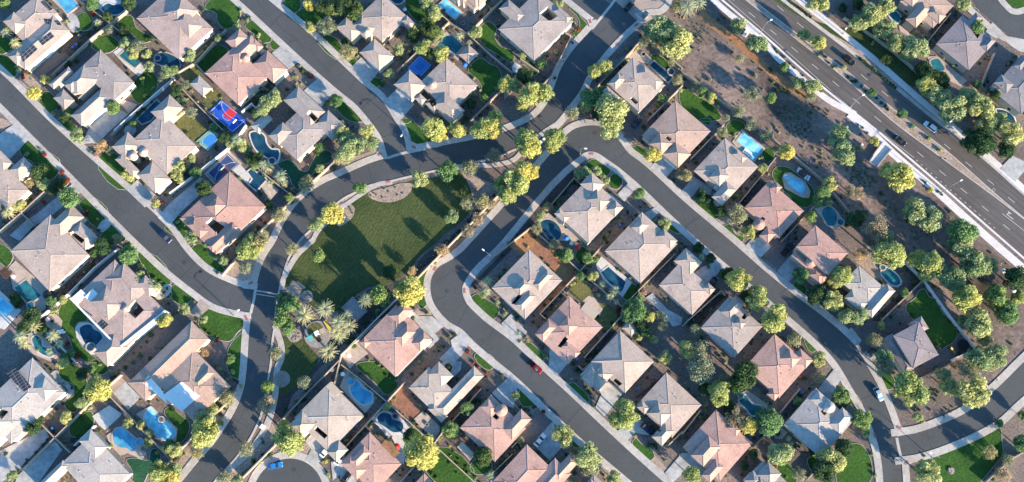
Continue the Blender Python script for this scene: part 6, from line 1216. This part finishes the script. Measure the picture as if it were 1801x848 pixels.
# white stepped patio structure, planter in the curved pool, bins
g = G(*T[(3, 0)](1140, 408)); root = empty('planter_island', (g.x, g.y, 0)); tag(root, 'round stone planter standing in the bright curved pool', 'planter'); mb = MB(); mb.disc((g.x, g.y), 1.05, 0, .7, 20); mb.build('stone_ring', M['white_deck'], root); mb = MB(); mb.disc((g.x, g.y), .75, .7, .75, 16); mb.build('soil_bed', M['brown_gravel'], root)
for i, (t, x, y, mt, lab) in enumerate((((1, 3), 760, 740, 'blue_paint', 'blue bin in the side yard below street corner house'), ((1, 3), 775, 725, 'dark_metal', 'black bin beside the blue bin at street corner house'), ((2, 3), 460, 832, 'blue_paint', 'blue bin at the foot of the square patio cover house'), ((3, 3), 890, 190, 'blue_paint', 'blue bin behind the forecourt wall'), ((3, 4), 825, 215, 'blue_paint', 'blue bin beside the pink house under trees'), ((0, 0), 520, 340, 'blue_paint', 'blue covered cart beside the dark motor court'), ((0, 0), 545, 322, 'blue_paint', 'second blue cart nearer the round lawn'), ((3, 0), 378, 470, 'blue_paint', 'blue bin in the corner of the grey walls'), ((3, 2), 112, 450, 'blue_paint', 'blue bin in the side yard left of white deck'), ((1, 0), 1180, 470, 'blue_paint', 'blue bin at the garage of pinkish house'))):
    g = G(*T[t](x, y)); root = empty('wheelie_bin', (g.x, g.y, .1), WANG); tag(root, lab, 'bin')
    mb = MB(); mb.prism([(-.33, -.33), (.33, -.33), (.33, .33), (-.33, .33)], 0, 1.0); o = mb.build('bin_body', M[mt], None); o.parent = root; mb = MB(); mb.box((0, 0, 1.05), .74, .76, .08); o = mb.build('lid', M[mt], None); o.parent = root
    mb = MB(); mb.tube([(-.36, -.28, .1), (-.36, .28, .1)], .1, 8); o = mb.build('wheel', M['rubber'], None); o.parent = root
def tableset(px, py, label, col='white'):
    g = G(px, py); root = empty('patio_table', (g.x, g.y, .2)); tag(root, label, 'table'); mb = MB(); mb.disc((g.x, g.y), .7, .9, .96, 16, 0, True); mb.build('table_top', M[col], root); mb = MB(); mb.tube([(g.x, g.y, .2), (g.x, g.y, .9)], .08, 6); mb.build('leg', M['dark_metal'], root)
for t, x, y, lab in (((2, 0), 345, 555, 'white round patio table on the circular terrace'), ((2, 0), 960, 470, 'pale table inside the light well of white walled house'), ((3, 1), 1140, 60, 'white patio table on the deck of cream house'), ((3, 2), 15, 90, 'white patio table left of the bean pool spa'), ((2, 0), 105, 255, 'white table beside the brown pergola'), ((0, 2), 450, 75, 'pale table beside the top edge pool corner'), ((2, 2), 60, 810, 'white square fire table behind the pink house'), ((2, 3), 420, 20, 'pale table on the terrace below oval pool')):
    tableset(*T[t](x, y), lab)
# ------------------------------------------------------------------ labels: where each thing stands, and what sets it apart
def sector(o, l):
    dx, dy = o.x - l[0], o.y - l[1]; a = math.degrees(math.atan2(dy, dx)) % 360
    return ('right of', 'upper right of', 'above', 'upper left of', 'left of', 'lower left of', 'below', 'lower right of')[int((a + 22.5) // 45) % 8]
ORD = ['largest', 'second largest', 'third largest', 'fourth largest', 'fifth largest', 'sixth largest', 'seventh largest', 'eighth largest', 'ninth largest', 'tenth largest']
groups = {}
for e in PENDING:
    o, desc, pos, share, size = e; l = min(LAND, key=lambda q: (pos - Vector((q[0], q[1]))).length); e.append((desc, sector(pos, l), l[2])); e.append((pos - Vector((l[0], l[1]))).length)
    groups.setdefault((e[5][0], e[5][1], l[2]), []).append(e)
def clip16(s): return ' '.join(s.split()[:16])
for (d, s, r), es in groups.items():
    where = f'{s if s in ("above", "below") else s} {r}'
    if len(es) == 1: es[0][0]['label'] = clip16(f'{d} {where}'); continue
    if es[0][3]:
        for e in es: e[0]['label'] = clip16(f'{d} {where}'); e[0]['group'] = clip16(f'{d}s {where}')
        continue
    xs, ys = [e[2].x for e in es], [e[2].y for e in es]; hor = max(xs) - min(xs) >= max(ys) - min(ys); n = len(es)
    es.sort(key=lambda e: e[2].x if hor else -e[2].y); lo_, hi_ = ('leftmost', 'rightmost') if hor else ('uppermost', 'lowermost')
    for k, e in enumerate(es):
        q = lo_ if k == 0 else hi_ if k == n - 1 else 'middle' if n == 3 else ['', 'second ', 'third ', 'fourth ', 'fifth ', 'sixth ', 'seventh ', 'eighth ', 'ninth ', 'tenth '][min(k, 9)] + lo_
        e[0]['label'] = clip16(f'{q} {d} {where}')
# ------------------------------------------------------------------ camera, sun, sky
cam = bpy.data.cameras.new('camera'); co = bpy.data.objects.new('camera', cam); C.objects.link(co)
co.location = CAM; co.rotation_euler = (TILT, 0, 0); cam.sensor_width = 36; cam.sensor_fit = 'HORIZONTAL'; cam.lens = 36 * F / 1801; cam.clip_start = 1; cam.clip_end = 5000
scn = bpy.context.scene; scn.camera = co
ld = bpy.data.lights.new('sun', 'SUN'); lo = bpy.data.objects.new('sun', ld); C.objects.link(lo)
ld.energy = 5.0; ld.angle = math.radians(.6); ld.color = (1, .81, .59)
sd = Vector((math.cos(SUN_EL) * math.cos(SUN_AZ), math.cos(SUN_EL) * math.sin(SUN_AZ), math.sin(SUN_EL)))
lo.rotation_euler = (-sd).to_track_quat('-Z', 'Y').to_euler()
w = bpy.data.worlds.new('World'); scn.world = w; w.use_nodes = True; nt = w.node_tree
bg = next(n for n in nt.nodes if n.type == 'BACKGROUND'); sk = nt.nodes.new('ShaderNodeTexSky'); sk.sky_type = 'NISHITA'; sk.sun_disc = False; sk.sun_elevation = SUN_EL; sk.sun_rotation = math.pi / 2 - SUN_AZ
mxs = nt.nodes.new('ShaderNodeMix'); mxs.data_type = 'RGBA'; mxs.blend_type = 'MULTIPLY'; mxs.inputs[0].default_value = 1; mxs.inputs[7].default_value = (.49, .97, 1.37, 1); nt.links.new(sk.outputs[0], mxs.inputs[6]); nt.links.new(mxs.outputs[2], bg.inputs[0]); bg.inputs[1].default_value = .108
scn.view_settings.view_transform = 'Standard'; scn.view_settings.look = 'None'; scn.view_settings.gamma = 1; scn.view_settings.use_curve_mapping = False
scn.view_settings.exposure = 1.55
scn.cycles.max_bounces = 4; scn.cycles.diffuse_bounces = 2; scn.cycles.glossy_bounces = 2; scn.cycles.use_denoising = True
